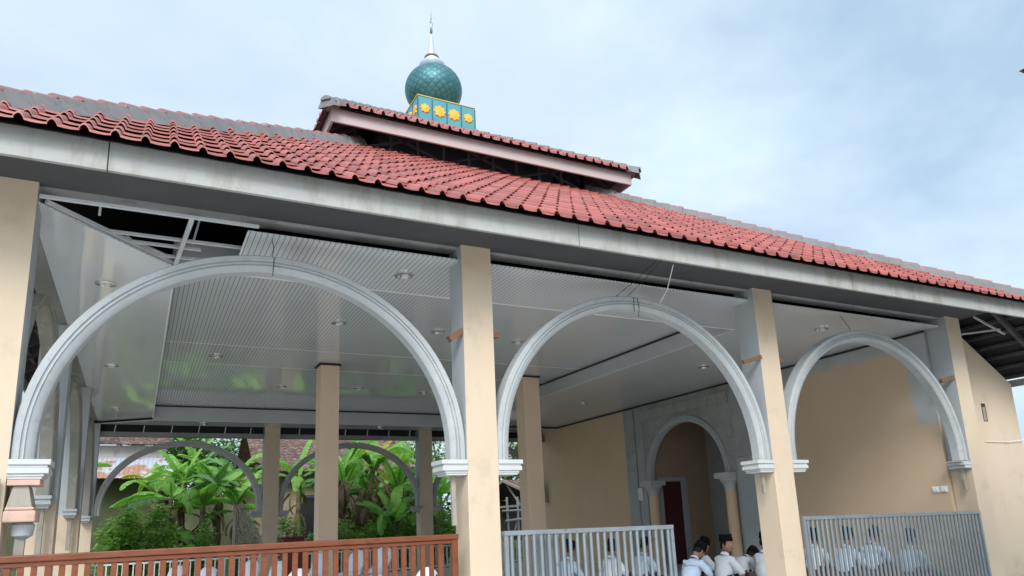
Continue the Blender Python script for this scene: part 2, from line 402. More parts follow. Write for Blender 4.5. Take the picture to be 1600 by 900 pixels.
d.box(.26,.297,12.02,28.2,ZC+.032,ZT+.03); d.box(.3,12.2,11.96,11.997,ZC+.032,ZT+.03)
d.build('tray_side', M['pvc_drop'], P)
k = MB(); k.box(12.185,12.20,12.02,28.2,ZT-.05,ZT-.005); k.box(.3,12.2,28.185,28.2,ZT-.05,ZT-.005)  # solid black strips painting the shadow line atop the tray sides
k.build('shadow_strip', M['black'], P)
t = MB()
for y in (18.65,20.9): t.box(.33,12.17,y-.012,y+.012,ZT-.006,ZT-.001)
t.box(1.16,12.2,11.985,12.03,ZC-.008,ZC+.0); t.box(.285,.315,12.0,28.2,ZC-.008,ZC)
t.box(12.185,12.215,12.0,28.2,ZC-.008,ZC); t.box(1.15,1.18,10.14,12.0,ZC-.008,ZC)
t.build('ceiling_trim', M['white'], P)
k = MB(); k.box(16.95,16.995,10.5,29.4,ZC-.05,ZC-.002); k.build('wall_shadow_strip', M['black'], P)  # solid black strip painting a shadow line where ceiling meets wall
def downlight(x,y,z,par,lit=True):
    m = MB(); m.lathe([(.165,0),(.165,-.022),(.125,-.03),(.115,-.008),(.08,-.004),(.02,-.003)],(x,y,z-.002),20,0,close=False)
    if lit: m.lathe([(.0,-.07),(.04,-.066),(.055,-.04),(.05,-.006)],(x+.02,y,z-.002),12,1,close=False)
    return m.build('downlight', [M['chrome'],M['white']], par, smooth=40)
for x,y in ((-.70,13.15),(-.78,19.7),(-.80,26.4)): downlight(x,y,ZC,cl)
for x,y in ((3.79,11.05),(9.0,11.2),(14.2,11.2)): downlight(x,y,ZC,cf)
for x,y in ((3.84,15.8),(8.62,16.1),(3.93,23.7),(8.76,23.6)): downlight(x,y,ZT,ct)
for x,y in ((6.27,15.8),(6.38,23.4),(1.61,19.9)): downlight(x,y,ZT,ct,False)
for x,y in ((2.0,28.75),(8.75,28.75),): downlight(x,y,ZC-.1,cb)
for x,y in ((14.4,15.5),(14.4,22.0)): downlight(x,y,ZC,cr,False)
# bare furring bars in the open ceiling corner
f = MB()
for (x0,x1,y,z) in ((-1.34,1.3,10.08,4.28),(-.88,1.3,10.98,4.28),(-.72,.62,11.28,4.28),(-.30,1.3,11.72,4.28)):
    f.bar((x0,y,z),(x1,y,z),.05,.04)
f.bar((.42,10.08,4.24),(.30,11.95,4.24),.06,.04); f.bar((.50,11.2,4.33),(.62,11.2,4.95),.03); f.bar((-.70,10.5,4.3),(-.68,10.5,4.95),.03)
f.bar((-1.28,10.20,4.27),(.26,11.95,4.27),.05,.05); f.bar((-.75,10.95,4.34),(.2,11.78,4.30),.025); f.bar((-.4,11.2,4.30),(-.3,11.35,4.29),.06)
f.build('ceiling_furring', M['furring'], P)

# roof ---------------------------------------------------------------
def slope_mesh(d0, d1, z0, tl, tw=.31, gauge=.48, latmax=None, roll=.074, th=.058, dref=None):
    """one hip slope of interlocking roll tiles facing -Y, in coordinates about the roof centre (layout units)"""
    dref = dref or d0
    bmv = []; bmf = []
    prof = []
    for t in (0,.04,.09,.15,.20,.25,.30,.34,.55,.8,1.0):
        h = roll*math.sin(pi*t/.34)**.8 if 0 < t < .34 else -.010*math.sin(pi*max(0,t-.34)/.66)
        prof.append((t,h))
    half = d0 if latmax is None else min(d0, latmax)
    nc = int(2*half/tw)+2; nr = int((d0-d1)/gauge)+1
    rr = random.Random(3)
    zz = lambda d: z0 + tl*(dref-d)
    for i in range(nr):
        da = d0 - i*gauge; db = max(d1-.02, da-gauge-.03)
        for j in range(nc):
            x0 = -half-tw*.5 + j*tw
            if abs(x0+tw/2) - tw > da: continue
            jit = rr.uniform(-.006,.006); jd = rr.uniform(-.008,.008)
            o = len(bmv); n = len(prof)
            for t, hh in prof: bmv.append((x0+t*tw*1.04, -(da+.02+jd), zz(da)+hh+th+jit-.012))
            for t, hh in prof: bmv.append((x0+t*tw*1.04, -(da+.02+jd), zz(da)+hh+th+jit-.012-.024))
            for t, hh in prof: bmv.append((x0+t*tw*1.04, -db, zz(db)+hh+jit))
            for q in range(n-1):
                bmf.append((o+q,o+q+1,o+2*n+q+1,o+2*n+q)); bmf.append((o+n+q,o+n+q+1,o+q+1,o+q))
    me = bpy.data.meshes.new('roof_slope'); me.from_pydata(bmv, [], bmf)
    bm = bmesh.new(); bm.from_mesh(me)
    for sx in (1,-1):
        bmesh.ops.bisect_plane(bm, geom=bm.verts[:]+bm.edges[:]+bm.faces[:], plane_co=(0,0,0), plane_no=Vector((sx,1,0)).normalized(), clear_outer=True)
        if latmax: bmesh.ops.bisect_plane(bm, geom=bm.verts[:]+bm.edges[:]+bm.faces[:], plane_co=(sx*latmax,0,0), plane_no=(sx,0,0), clear_outer=True)
    # dark sheet below the tiles, its colour standing for shade in the gaps
    la = d0 if latmax is None else latmax
    zb = -.05
    pts = [(-min(la,d0),-d0,zz(d0)+zb),(min(la,d0),-d0,zz(d0)+zb)]
    if latmax and latmax < d0: pts += [(la,-la,zz(la)+zb)]
    pts += [(d1,-d1,zz(d1)+zb),(-d1,-d1,zz(d1)+zb)]
    if latmax and latmax < d0: pts += [(-la,-la,zz(la)+zb)]
    fc = bm.faces.new([bm.verts.new(p) for p in pts]); fc.material_index = 1
    for fce in bm.faces:
        if fce.material_index == 0: fce.smooth = True
    bm.verts.ensure_lookup_table()
    for v in bm.verts: v.co = Vector((v.co.x*S, v.co.y*S, v.co.z*S+CAMZ))
    bm.to_mesh(me); bm.free()
    me.set_sharp_from_angle(angle=R(45))
    return me
def slope(me, mats, rot, name='roof_slope'):
    if not me.materials:
        for q in mats: me.materials.append(q)
    o = bpy.data.objects.new(name, me); COL.objects.link(o); o.parent = P; o.rotation_euler = (0,0,rot)
    return o
H0, H1, TL = 11.05, 3.4, .65
ZE = 4.50
me = slope_mesh(H0, H1, ZE, TL)
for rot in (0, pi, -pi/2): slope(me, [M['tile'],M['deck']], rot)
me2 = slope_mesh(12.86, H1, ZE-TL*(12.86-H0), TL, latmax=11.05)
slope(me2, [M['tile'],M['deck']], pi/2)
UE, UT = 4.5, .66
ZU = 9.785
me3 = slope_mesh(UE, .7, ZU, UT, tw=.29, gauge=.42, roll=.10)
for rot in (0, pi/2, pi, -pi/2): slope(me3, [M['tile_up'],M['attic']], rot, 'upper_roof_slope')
def fascia_ring(d, z0, z1, mat, name, th=.06, sides=('f','b','l','r'), joints=()):
    for sd in sides:
        m = MB(); L = d
        segs = []; cur = -L
        for j in list(joints)+[L]:
            segs.append((cur, j-.006)); cur = j+.006
        for a, c_ in segs:
            if sd == 'f': m.box(CX+a,CX+c_,CY-d,CY-d+th,z0,z1)
            elif sd == 'b': m.box(CX+a,CX+c_,CY+d-th,CY+d,z0,z1)
            elif sd == 'l': m.box(CX-d,CX-d+th,CY+a+th,CY+c_-th,z0,z1)
            else: m.box(CX+d-th,CX+d,CY+a+th,CY+c_-th,z0,z1)
        m.build(name, mat, P, bevel=.004)
fascia_ring(10.9, 4.17, 4.545, M['fascia'], 'fascia', sides=('f','b','l'), joints=(-8.42,-1.98,4.36))
fascia_ring(4.36, 9.44, 9.79, M['fascia_up'], 'upper_fascia')
# rake board and eave board on the longer right slope
k = MB(); k.bar((18.77,8.83,4.34),(20.74,8.83,3.06),.06,.34); k.box(20.66,20.72,8.86,30.5,2.98,3.16); k.build('rake_board', M['fascia'], P)
# soffit
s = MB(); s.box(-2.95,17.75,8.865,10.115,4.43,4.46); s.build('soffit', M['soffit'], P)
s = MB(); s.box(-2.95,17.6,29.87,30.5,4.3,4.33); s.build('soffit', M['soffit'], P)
# battens and rafters under the right overhang and the left eave
rf = MB()
for i in range(9):
    d = 9.9 + i*.36; z = ZE - TL*(d-H0) - .14
    y0_ = max(8.9, CY-d+.35); rf.bar((CX+d,y0_,z),(CX+d,2*CY-y0_,z),.10,.07)
for y in (9.6,14.0,18.5,23,27.5): 
    rf.bar((17.7,y,ZE-TL*(9.83-H0)-.24),(20.6,y,ZE-TL*(12.73-H0)-.24),.09,.13)
rf.build('eave_batten', M['rafter'], P)['kind'] = 'stuff'
k = MB(); k.bar((17.75,9.7,4.40),(18.75,9.6,4.02),.04,.04); k.bar((17.66,10.3,4.06),(18.4,9.5,4.08),.04,.04); k.build('eave_brace', M['galv'], P)
k = MB(); k.tube([(19.55,9.3,4.0),(20.2,9.25,3.75)],.05,10); k.build('white_pipe', M['white'], P)
rf = MB()
for i in range(4):
    d = 9.9+i*.32; z = ZE - TL*(d-H0)-.14
    y0_ = max(8.9, CY-d+.35); rf.bar((CX-d,y0_,z),(CX-d,2*CY-y0_,z),.08,.07)
for y in [10.2+1.1*i for i in range(18)]: rf.bar((-1.9,y,ZE-TL*(9.77-H0)-.22),(-2.9,y,ZE-TL*(10.77-H0)-.22),.07,.10)
rf.build('eave_batten', M['rafter'], P)['kind'] = 'stuff'
# hip ridges: mortar bedding under overlapping caps
def hip(sx, sy, d0, d1, zref, dref, tl, w=.27, step=.262, capm=None, hb=.17):
    m = MB(); zz = lambda d: zref + tl*(dref-d)
    dirv = Vector((sx,sy,0)).normalized(); side = Vector((-dirv.y,dirv.x,0))
    pos = lambda d, l, z: Vector((CX+sx*d, CY+sy*d, zz(d)+z)) + side*l
    n = int((d0-d1)/step); rr = random.Random(5)
    for i in range(n+1):
        a = d0-i*step; b_ = max(d1, a-step-.03)
        if a <= d1: break
        j = rr.uniform(-.01,.01)
        # bedding
        def ring(d, e): return [pos(d,-w-e,-.10), pos(d,-w*.5-e,hb+j+e), pos(d,w*.5+e,hb+j+e), pos(d,w+e,-.10)]
        A = ring(a,.022); B = ring(b_,-.008)
        m.add(A+B, [(0,1,5,4),(1,2,6,5),(2,3,7,6),(0,3,2,1)], 0)
        # cap: tapered half round, wider end downhill
        ra, rb = .132, .100
        q = 8; va = []; vb = []
        for t in range(q+1):
            an = pi*t/q
            va.append(pos(a+.03, -math.cos(an)*ra, .03+hb-.05+j+math.sin(an)*ra*.8+.02)); vb.append(pos(b_, -math.cos(an)*rb, .03+hb-.05+j+math.sin(an)*rb*.8))
        m.add(va+vb, [(t,t+1,q+2+t,q+1+t) for t in range(q)]+[tuple(range(q+1))[::-1]], 1)
    return m.build('hip_ridge', [M['mortar'], capm or M['capred']], P, smooth=40)
for sx,sy in ((-1,-1),(1,-1),(-1,1),(1,1)):
    hip(sx,sy,H0+.02,H1,ZE,H0,TL)
    hip(sx,sy,UE+.03,.9,ZU,UE,UT,.2,.27,M['mortar'],.09)
for sx in (-1,1):
    for sy in (-1,1):
        k = MB(); a_, b_ = CX+sx*4.36, CY+sy*4.36; z_ = ZU
        k.hexa([(a_-.19,b_-.19,z_-.03),(a_+.19,b_-.19,z_-.03),(a_+.19,b_+.19,z_-.03),(a_-.19,b_+.19,z_-.03),(a_-.14-.06*sx,b_-.14-.06*sy,z_+.23),(a_+.14-.06*sx,b_-.14-.06*sy,z_+.23),(a_+.14-.06*sx,b_+.14-.06*sy,z_+.23),(a_-.14-.06*sx,b_+.14-.06*sy,z_+.23)])
        k.build('ridge_end', M['mortar'], P, bevel=.035)
# posts, braces and dark blocks painting in the gloom of the open upper storey
u = MB(); a0 = 3.32; zl = ZE+TL*(H0-a0)-.1
for i in range(10):
    q = -a0 + 2*a0*i/9
    ztop = ZU + UT*(UE-a0) - .12
    for (x,y) in ((CX+q,CY-a0),(CX+q,CY+a0),(CX-a0,CY+q),(CX+a0,CY+q)):
        u.bar((x,y,zl-.6),(x,y,ztop),.075)
for sg in (-1,1):
    for (p_,q_) in ((-a0,-1.1),(1.1,a0),(-1.1,1.1)):
        u.bar((CX+p_,CY+sg*a0,zl+.1),(CX+q_,CY+sg*a0,zl+.85),.06); u.bar((CX+p_,CY+sg*a0,zl+.85),(CX+q_,CY+sg*a0,zl+.1),.06)
        u.bar((CX+sg*a0,CY+p_,zl+.1),(CX+sg*a0,CY+q_,zl+.85),.06)
for i in range(12):
    q = -a0 + 2*a0*i/11
    for sg in (-1,1): 
        u.bar((CX+q,CY+sg*4.3,ZU-.05),(CX+q,CY+sg*3.0,ZU+UT*1.3-.05),.05,.09); u.bar((CX+sg*4.3,CY+q,ZU-.05),(CX+sg*3.0,CY+q,ZU+UT*1.3-.05),.05,.09)
u.build('upper_truss', M['truss'], P)
k = MB(); k.box(CX-2.7,CX+2.7,CY-2.7,CY+2.7,zl-.6,zl+1.05,0); k.build('attic_dark_block', M['attic'], P)
k = MB(); k.box(CX-3.4,CX+3.4,CY-3.38,CY-2.72,zl-.3,zl-.26); k.box(CX-3.4,CX+3.4,CY+2.72,CY+3.38,zl-.3,zl-.26); k.box(CX-3.4,CX-2.72,CY-2.7,CY+2.7,zl-.3,zl-.26); k.box(CX+2.72,CX+3.4,CY-2.7,CY+2.7,zl-.3,zl-.26); k.build('attic_dark_sheet', M['attic'], P)

# dome ---------------------------------------------------------------
BX, BY, BH = CX+.03, 19.72, .965
db = MB(); zb0, zb1 = 11.6, 13.07
db.box(BX-BH,BX+BH,BY-BH,BY+BH,zb0,zb1)
base = db.build('dome_base', M['teal'], P, bevel=.006)
tr = MB(); e = .012
for sg in (-1,1):
    for q in (-.965,-.49,0,.49,.965):
        tr.box(BX+q-.018,BX+q+.018,BY+sg*BH-e,BY+sg*BH+e,zb0,zb1-.06); tr.box(BX+sg*BH-e,BX+sg*BH+e,BY+q-.018,BY+q+.018,zb0,zb1-.06)
tr.build('panel_joint', M['tealdark'], base)
tr = MB(); tr.box(BX-BH-.02,BX+BH+.02,BY-BH-.02,BY+BH+.02,zb1-.012,zb1+.015); tr.build('base_trim', M['trim'], base)
def flower(cx, axis, sg, sc):
    m = MB(); n = 32; out = []
    for k_ in range(n):
        a = 2*pi*k_/n; r = sc*(1 + .13*math.cos(8*a)); out.append((r*math.cos(a), r*math.sin(a)))
    def P3(u_, w_, dpt):
        z = zb1-.42 + w_
        return (BX+cx+u_, BY+sg*(BH+dpt), z) if axis == 'y' else (BX+sg*(BH+dpt), BY+cx+u_, z)
    vs = [P3(u_,w_,.002) for u_,w_ in out]+[P3(u_*.86,w_*.86,.035) for u_,w_ in out]+[P3(u_*.35,w_*.35,.03) for u_,w_ in out]+[P3(0,0,.06)]
    fs = []
    for r0 in (0,n):
        for k_ in range(n): fs.append((r0+k_, r0+(k_+1)%n, r0+n+(k_+1)%n, r0+n+k_))
    for k_ in range(n): fs.append((2*n+k_, 2*n+(k_+1)%n, 3*n))
    m.add(vs, fs); return m.build('flower_emblem', M['yellow'], base, smooth=50)
for q, sc in ((-.73,.155),(-.245,.195),(.245,.195),(.73,.155)):
    for ax, sg in (('y',-1),('x',-1),('y',1),('x',1)): flower(q,ax,sg,sc)
dm = MB(); prof = []
DR, DZ = .94, 14.02
for i in range(29):
    a = -pi*.36 + (pi*.36+pi*.352)*i/28
    prof.append((DR*math.cos(a), DZ-0+DR*.90*math.sin(a)))
dm.lathe(prof, (BX-.05,BY,0), 52, 0, close=False)
dome = dm.build('dome', M['dome'], P, smooth=180)
uvl = dome.data.uv_layers.new(name='UVMap'); nseg = 52
for poly in dome.data.polygons:
    i, k_ = divmod(poly.index, nseg)
    for li, (du, dv) in zip(poly.loop_indices, ((0,0),(1,0),(1,1),(0,1))):
        uvl.data[li].uv = ((k_+du)/nseg, (i+dv)/28)
cp = MB(); cp.lathe([(.80,13.0),(.80,13.14),(.40,13.15)],(BX,BY,0),32,close=False); cp.build('dome_drum', M['teal'], dome)
cp = MB()
cp.lathe([(.36,14.80),(.42,14.88),(.43,14.95),(.40,14.99),(.36,15.0),(.34,15.06),(.28,15.08),(.25,15.11),(.245,15.17),(.20,15.18)],(BX-.08,BY,0),28)
cp.build('dome_collar', M['pale'], dome, smooth=40)
cp = MB(); cp.lathe([(.15,15.17),(.235,15.18),(.255,15.22),(.235,15.265),(.15,15.28)],(BX-.09,BY,0),24); cp.build('collar_ring', M['gold'], dome, smooth=50)
cp = MB(); cp.lathe([(.16,15.27),(.15,15.30),(.10,15.6),(.05,16.05),(.03,16.14)],(BX-.10,BY,0),16); cp.build('spire', M['pale'], dome, smooth=50)
cr_ = MB(); pts = []
for i in range(15):
    a = R(-250) + R(320)*i/14
    pts.append((BX-.09+.05*math.cos(a)*1.0, BY+.13*math.cos(a), 16.37+.14*math.sin(a)))
cr_.tube(pts, [.012+.035*math.sin(pi*i/14) for i in range(15)], 6)
for k_ in range(5):
    a = pi/2+2*pi*k_/5; cr_.bar((BX-.08,BY,16.57),(BX-.08+.07*math.cos(a),BY+.05*math.cos(a),16.57+.10*math.sin(a)),.035)
cr_.build('crescent_and_star', M['pale'], dome, smooth=60)
cp = MB(); cp.lathe([(.012,16.12),(.012,16.62),(.03,16.66),(.022,16.95),(.006,17.2)],(BX-.09,BY,0),8); cp.build('finial_spike', M['finial'], dome, smooth=60)

# right wall, portal and niche --------------------------------------
XW = 17.0
w = MB(); w.box(XW,XW+.15,10.53,16.35,ZF,4.5); w.build('side_wall', M['patchy'], P)
w = MB(); w.box(XW,XW+.15,23.05,29.8,ZF,4.5); w.build('side_wall', M['ochre'], P)
w = MB(); w.boxm(17.645,20.25,10.46,10.6,ZF,2.9,0,0)
w.hexa([(17.645,10.46,2.9),(20.25,10.46,2.9),(20.25,10.6,2.9),(17.645,10.6,2.9),(17.645,10.46,4.62),(20.25,10.46,3.0),(20.25,10.6,3.0),(17.645,10.6,4.62)])
w.box(20.1,20.25,10.6,29.6,ZF,3.0); w.build('end_wall', M['beige'], P)
v = MB(); v.box(18.735,18.90,10.452,10.462,1.98,2.43,0); v.box(18.75,18.86,10.447,10.453,1.995,2.34,1); v.build('vent_slot', [M['black'],M['plank']], P)
# portal
p = MB(); ya, yb = 17.62, 21.72; zc0, rise = 1.32, 2.05; n = 28; yc = (ya+yb)/2; hw = (yb-ya)/2
ztop = 4.5
for i in range(n):
    t0 = pi*i/n; t1 = pi*(i+1)/n
    A0 = (yc-hw*math.cos(t0), zc0+rise*math.sin(t0)); A1 = (yc-hw*math.cos(t1), zc0+rise*math.sin(t1))
    p.hexa([(XW,A0[0],A0[1]),(XW+.2,A0[0],A0[1]),(XW+.2,A1[0],A1[1]),(XW,A1[0],A1[1]),(XW,A0[0],ztop),(XW+.2,A0[0],ztop),(XW+.2,A1[0],ztop),(XW,A1[0],ztop)])
p.box(XW,XW+.2,16.35,ya,zc0,ztop); p.box(XW,XW+.2,yb,23.05,zc0,ztop); p.box(XW,XW+.2,16.35,17.35,ZF,zc0); p.box(XW,XW+.2,21.95,23.05,ZF,zc0)
portal = p.build('portal', M['carved'], P)
for (y0,y1,x) in ((22.45,23.06,16.93),(21.95,22.38,16.96),(16.34,17.2,16.93)):
    q = MB(); q.box(x,XW-.003,y0,y1,1.75,4.12,0); q.box(x-.004,XW-.003,y0,y1,ZF,1.74,1)
    q.build('pilaster', [M['pcem'],M['cement']], portal, bevel=.006)
q = MB(); q.box(16.95,XW-.004,17.35,22.0,3.58,3.96); q.build('lintel_panel', M['fascia'], portal, bevel=.008)
PN = [(0,.12),(0,0),(.06,0),(.07,.02),(.10,.02),(.11,0),(.2,.01),(.22,.05),(.22,.2)]
o = arch(17.52,21.82,zc0-.02,3.44,XW-.12,'y',M['cement'],prof=PN,stilt=.02); o.name = 'portal_arch'; o.parent = portal
for y in (21.66,17.68):
    q = MB(); q.lathe([(.20,ZF),(.185,.75)],(XW+.03,y,0),20,1); q.lathe([(.19,.75),(.20,.80),(.215,.90),(.27,1.0),(.34,1.06),(.34,1.12)],(XW+.03,y,0),20,0)
    q.box(XW-.33,XW+.36,y-.33,y+.33,1.12,1.30,0); q.build('portal_column', [M['capital'],M['ochre']], portal, smooth=35)
nb = MB(); nb.box(20.0,20.095,16.9,21.98,ZF,4.0); nb.build('niche_back_wall', M['pcem'], portal)
M['brown'] = surf('brown_niche_paint', (.46,.325,.23), (.41,.285,.20), 1, .8, None, bmp=.1)
nb = MB(); nb.box(17.21,19.995,21.9,22.0,ZF,4.0); nb.build('niche_side_wall', M['brown'], portal)
nb = MB(); nb.box(17.21,19.995,16.9,17.0,ZF,4.0); nb.box(17.21,20.0,17.0,21.9,3.9,4.0,1); nb.build('niche_ceiling', [M['brown'],M['cement_dark']], portal)
dr = MB(); dr.box(17.62,18.52,21.86,21.897,ZF,1.29,0); dr.box(18.52,18.80,21.83,21.897,ZF,1.47,1); dr.box(17.40,17.62,21.83,21.897,ZF,1.47,1); dr.box(17.62,18.52,21.83,21.897,1.29,1.47,1)
dr.build('niche_door', [M['maroon'],M['cement']], portal, bevel=.004)
for y in (10.87,10.67):
    sw = MB(); sw.box(16.97,XW-.002,y-.085,y+.085,.28,.42); sw.box(16.955,16.97,y-.05,y+.05,.31,.39); sw.build('light_switch', M['white'], P, bevel=.003)
nt_ = MB(); nt_.box(16.90,16.92,22.15,22.42,.62,1.08); nt_.build('notice_sheet', M['paper'], P)
# tie wires holding the arches to the beam
for (a,b_) in (((7.70,10.12,3.92),(7.98,9.35,4.43)),((7.45,10.12,3.90),(7.9,9.35,4.43)),((7.9,10.05,3.55),(7.88,10.02,3.92)),((1.5,10.12,3.84),(1.5,10.3,4.26)),((13.75,10.12,3.83),(13.65,10.3,4.26))):
    mid = [(a[i]+b_[i])/2 for i in range(3)]; mid[0] += .03
    wr = MB(); wr.tube([a,mid,b_], .0055, 5); wr.build('tie_wire', M['black'], P)
wr = MB(); wr.tube([(8.42,10.08,3.85),(8.50,9.9,4.1),(8.35,9.5,4.43)],.009,5); wr.build('tie_wire', M['white'], P)

cb2 = MB(); cb2.tube([(18.6,10.44,1.47),(19.6,10.42,1.475),(20.4,10.40,1.54),(24,10.2,1.9)],.010,5); cb2.build('wall_cable', M['white'], P)
# ------------------------------------------------------------------ loose wooden blocks and sticks (things of their own)
def block(a, b_, w, h, mat, name, label, cat, group=None, mb=None):
    m = MB(); m.bar(a, b_, w, h); mid = U([(a[i]+b_[i])/2 for i in range(3)])
    o = m.build(name, mat, None, bevel=.004)
    for vtx in o.data.vertices: vtx.co -= mid
    o.location = mid
    return tag(o, label, cat, group)
GW = 'wooden wedges between arches and pillars'
block((4.18,10.08,2.85),(4.40,10.08,3.0),.12,.10,M['wood'],'wooden_wedge','tilted brown wood wedge left of the tall pillar between the two nearest arches','wood block',GW)
block((4.92,10.12,2.99),(5.06,10.12,2.99),.10,.09,M['wood'],'wooden_wedge','small wood stub poking out right of the tall middle pillar','wood block',GW)
block((10.32,10.02,2.86),(10.78,9.985,2.99),.06,.08,M['wood'],'wooden_wedge','long brown wood strip across the left face of the pillar beside the open gate','wood block',GW)
block((11.30,10.12,2.97),(11.50,10.12,2.98),.10,.08,M['wood'],'wooden_wedge','tiny wood stub at the left edge of the farthest front arch','wood block',GW)
block((16.62,10.08,2.82),(17.09,10.06,2.93),.08,.09,M['wood'],'wooden_wedge','brown wood strip right of the farthest front arch against bare cement','wood block',GW)
GS = 'wooden sticks propping the arch capitals'
block((4.22,10.16,.735),(4.23,10.16,.0),.07,.06,M['plank'],'prop_stick','grey stick under the capital left of the tall middle pillar','stick',GS)
block((10.62,10.16,.735),(10.63,10.16,.34),.07,.06,M['plank'],'prop_stick','short stick under the capital left of the pillar by the open gate','stick',GS)
block((16.97,10.16,.79),(16.99,10.16,.30),.08,.06,M['plank'],'prop_stick','grey stick under the broken capital of the farthest front arch','stick',GS)
block((-1.56,15.9,.73),(-1.56,15.9,-.2),.10,.09,M['plank'],'prop_stick','stick under the far foot of the nearest side arch on the left','stick',GS)
block((-1.56,22.6,.73),(-1.56,22.6,-.2),.10,.09,M['plank'],'prop_stick','stick under the far foot of the second side arch on the left','stick',GS)
fw = empty('capital_formwork', U((-1.1,10.2,.1)), 'pinkish brick and timber formwork hung under the leftmost capital', 'formwork')
m = MB(); m.box(-1.34,-1.02,9.98,10.4,.665,.73); m.build('cover_board', M['pink'], fw, bevel=.004)
m = MB(); m.hexa([(-1.34,9.98,.36),(-1.06,9.98,.36),(-1.06,10.4,.36),(-1.34,10.4,.36),(-1.28,10.02,.66),(-1.13,10.02,.66),(-1.13,10.36,.66),(-1.28,10.36,.66)]); m.build('tapered_block', M['plank'], fw, bevel=.006)
m = MB(); m.box(-1.345,-1.03,9.96,10.42,.25,.38); m.box(-1.335,-1.05,9.965,10.41,.385,.42); m.build('brick_course', M['pink'], fw, bevel=.012)
m = MB(); m.lathe([(.05,.06),(.11,.10),(.125,.22),(.10,.245)],(-1.17,10.2,0),14); m.build('cement_cup', M['cement'], fw, smooth=40)
m = MB(); m.bar((-1.18,10.2,.08),(-1.19,10.2,-.28),.10,.08); m.build('stick', M['plank'], fw)
block((-1.44,9.93,.74),(-1.46,9.93,-.12),.09,.04,M['plank'],'leaning_plank','weathered grey plank upright against the leftmost pillar','plank')

# ------------------------------------------------------------------ railings and gates
rl = empty('wooden_railing', U((1.4,10.0,ZF)), 'orange varnished wooden railing between the two left pillars', 'railing')
zr = lambda x: -.117
m = MB(); m.box(-2.4,4.20,9.93,10.05,-.195,-.118); m.build('top_rail', M['rail'], rl, bevel=.008)
m = MB(); m.box(-2.4,4.10,9.955,10.03,-.25,-.197); m.build('under_rail', M['rail'], rl, bevel=.005)
m = MB(); m.box(4.10,4.19,9.94,10.04,ZF,-.196); m.build('end_post', M['rail'], rl, bevel=.006)
m = MB(); m.box(-2.4,4.10,9.955,10.03,ZF+.1,ZF+.2); m.build('bottom_rail', M['rail'], rl, bevel=.006)
x = -2.3; rr = random.Random(2); nb_ = 0
while x < 4.05:
    m = MB(); w_ = rr.uniform(.058,.068); tl_ = rr.uniform(-.006,.006)
    m.bar((x,9.992,ZF+.2),(x+tl_,9.992,-.252),w_,.05)
    m.build('baluster', M['rail'], rl); x += .131 if x < 2.2 else .137
def gate_panel(name, label, x0, x1, zt0, zt1, y, pitch=.13, mids=(), foldx=None):
    gt = empty(name, U(((x0+x1)/2,y,ZF)), label, 'gate', 'galvanised bar gates of the hall')
    zz = lambda x: zt0 + (zt1-zt0)*(x-x0)/(x1-x0)
    m = MB()
    m.bar((x0,y,zz(x0)-.035),(x1,y,zz(x1)-.035),.07,.07)
    for xx in (x0+.03,x1-.03): m.bar((xx,y,ZF+.05),(xx,y,zz(xx)-.072),.06,.06)
    for xx in mids: m.bar((xx,y-.002,ZF+.05),(xx,y-.002,zz(xx)-.072),.05,.05)
    m.bar((x0,y,ZF+.09),(x1,y,ZF+.09),.07,.07)
    m.build('gate_frame', M['gate'], gt, bevel=.004)
    xx = x0+.12
    while xx < x1-.08:
        m = MB(); m.tube([(xx,y,ZF+.12),(xx,y,zz(xx)-.066)],.029,8); m.build('gate_bar', M['gate'], gt, smooth=50); xx += pitch
    return gt
gate_panel('bar_gate','grey bar gate standing half open beside the tall middle pillar',4.95,8.17,-.113,-.146,9.96,.13,(5.72,7.0))
gate_panel('bar_gate','overlapping grey bar gate leaf folded behind the half open gate',4.95,6.55,-.118,-.135,10.16,.117,(5.6,))
g3 = gate_panel('bar_gate','closed grey bar gate under the farthest front arch',11.33,16.99,-.115,-.178,9.96,.128,(14.0,))
bf = empty('back_fence', U((7,30.0,ZF)), 'pale low bar fence along the far edge of the hall floor', 'fence')
m = MB(); m.box(-1.3,16.9,29.9,29.96,-.86,-.80); m.box(-1.3,16.9,29.9,29.96,ZF+.05,ZF+.11); m.build('rail', M['white'], bf)
m = MB(); x = -1.2
while x < 16.8: m.box(x,x+.045,29.91,29.95,ZF+.11,-.862); x += .17
m.build('fence_bars', M['white'], bf)['kind'] = 'stuff'

# ------------------------------------------------------------------ people
M['skin'] = surf('brown_skin', (.36,.19,.115), (.32,.165,.10), 8, .5, None, bmp=0)
M['lip'] = surf('lips', (.30,.11,.085), (.26,.10,.075), 8, .5, None, bmp=0)
M['eye'] = surf('eye_white', (.7,.68,.66), (.68,.66,.64), 8, .3, None, bmp=0)
M['hair'] = surf('black_hair', (.006,.0055,.0055), (.010,.009,.009), 30, .6, None, bmp=.3, bs=90, spec=.2)
M['cap'] = surf('black_cap_velvet', (.006,.006,.007), (.009,.009,.010), 12, .9, None, bmp=.1, spec=.08)
M['shirt'] = surf('white_shirt', (.70,.73,.79), (.62,.655,.72), 4, .8, None, bmp=.35, bs=14)
M['shirt_blue'] = surf('pale_blue_shirt', (.50,.60,.74), (.43,.53,.68), 4, .8, None, bmp=.35, bs=14)
M['scarf'] = surf('white_headscarf', (.74,.75,.80), (.66,.67,.73), 5, .85, None, bmp=.4, bs=16)
M['sarong'] = surf('dark_sarong', (.05,.04,.055), (.09,.05,.05), 9, .8, None, bmp=.2, bs=40)
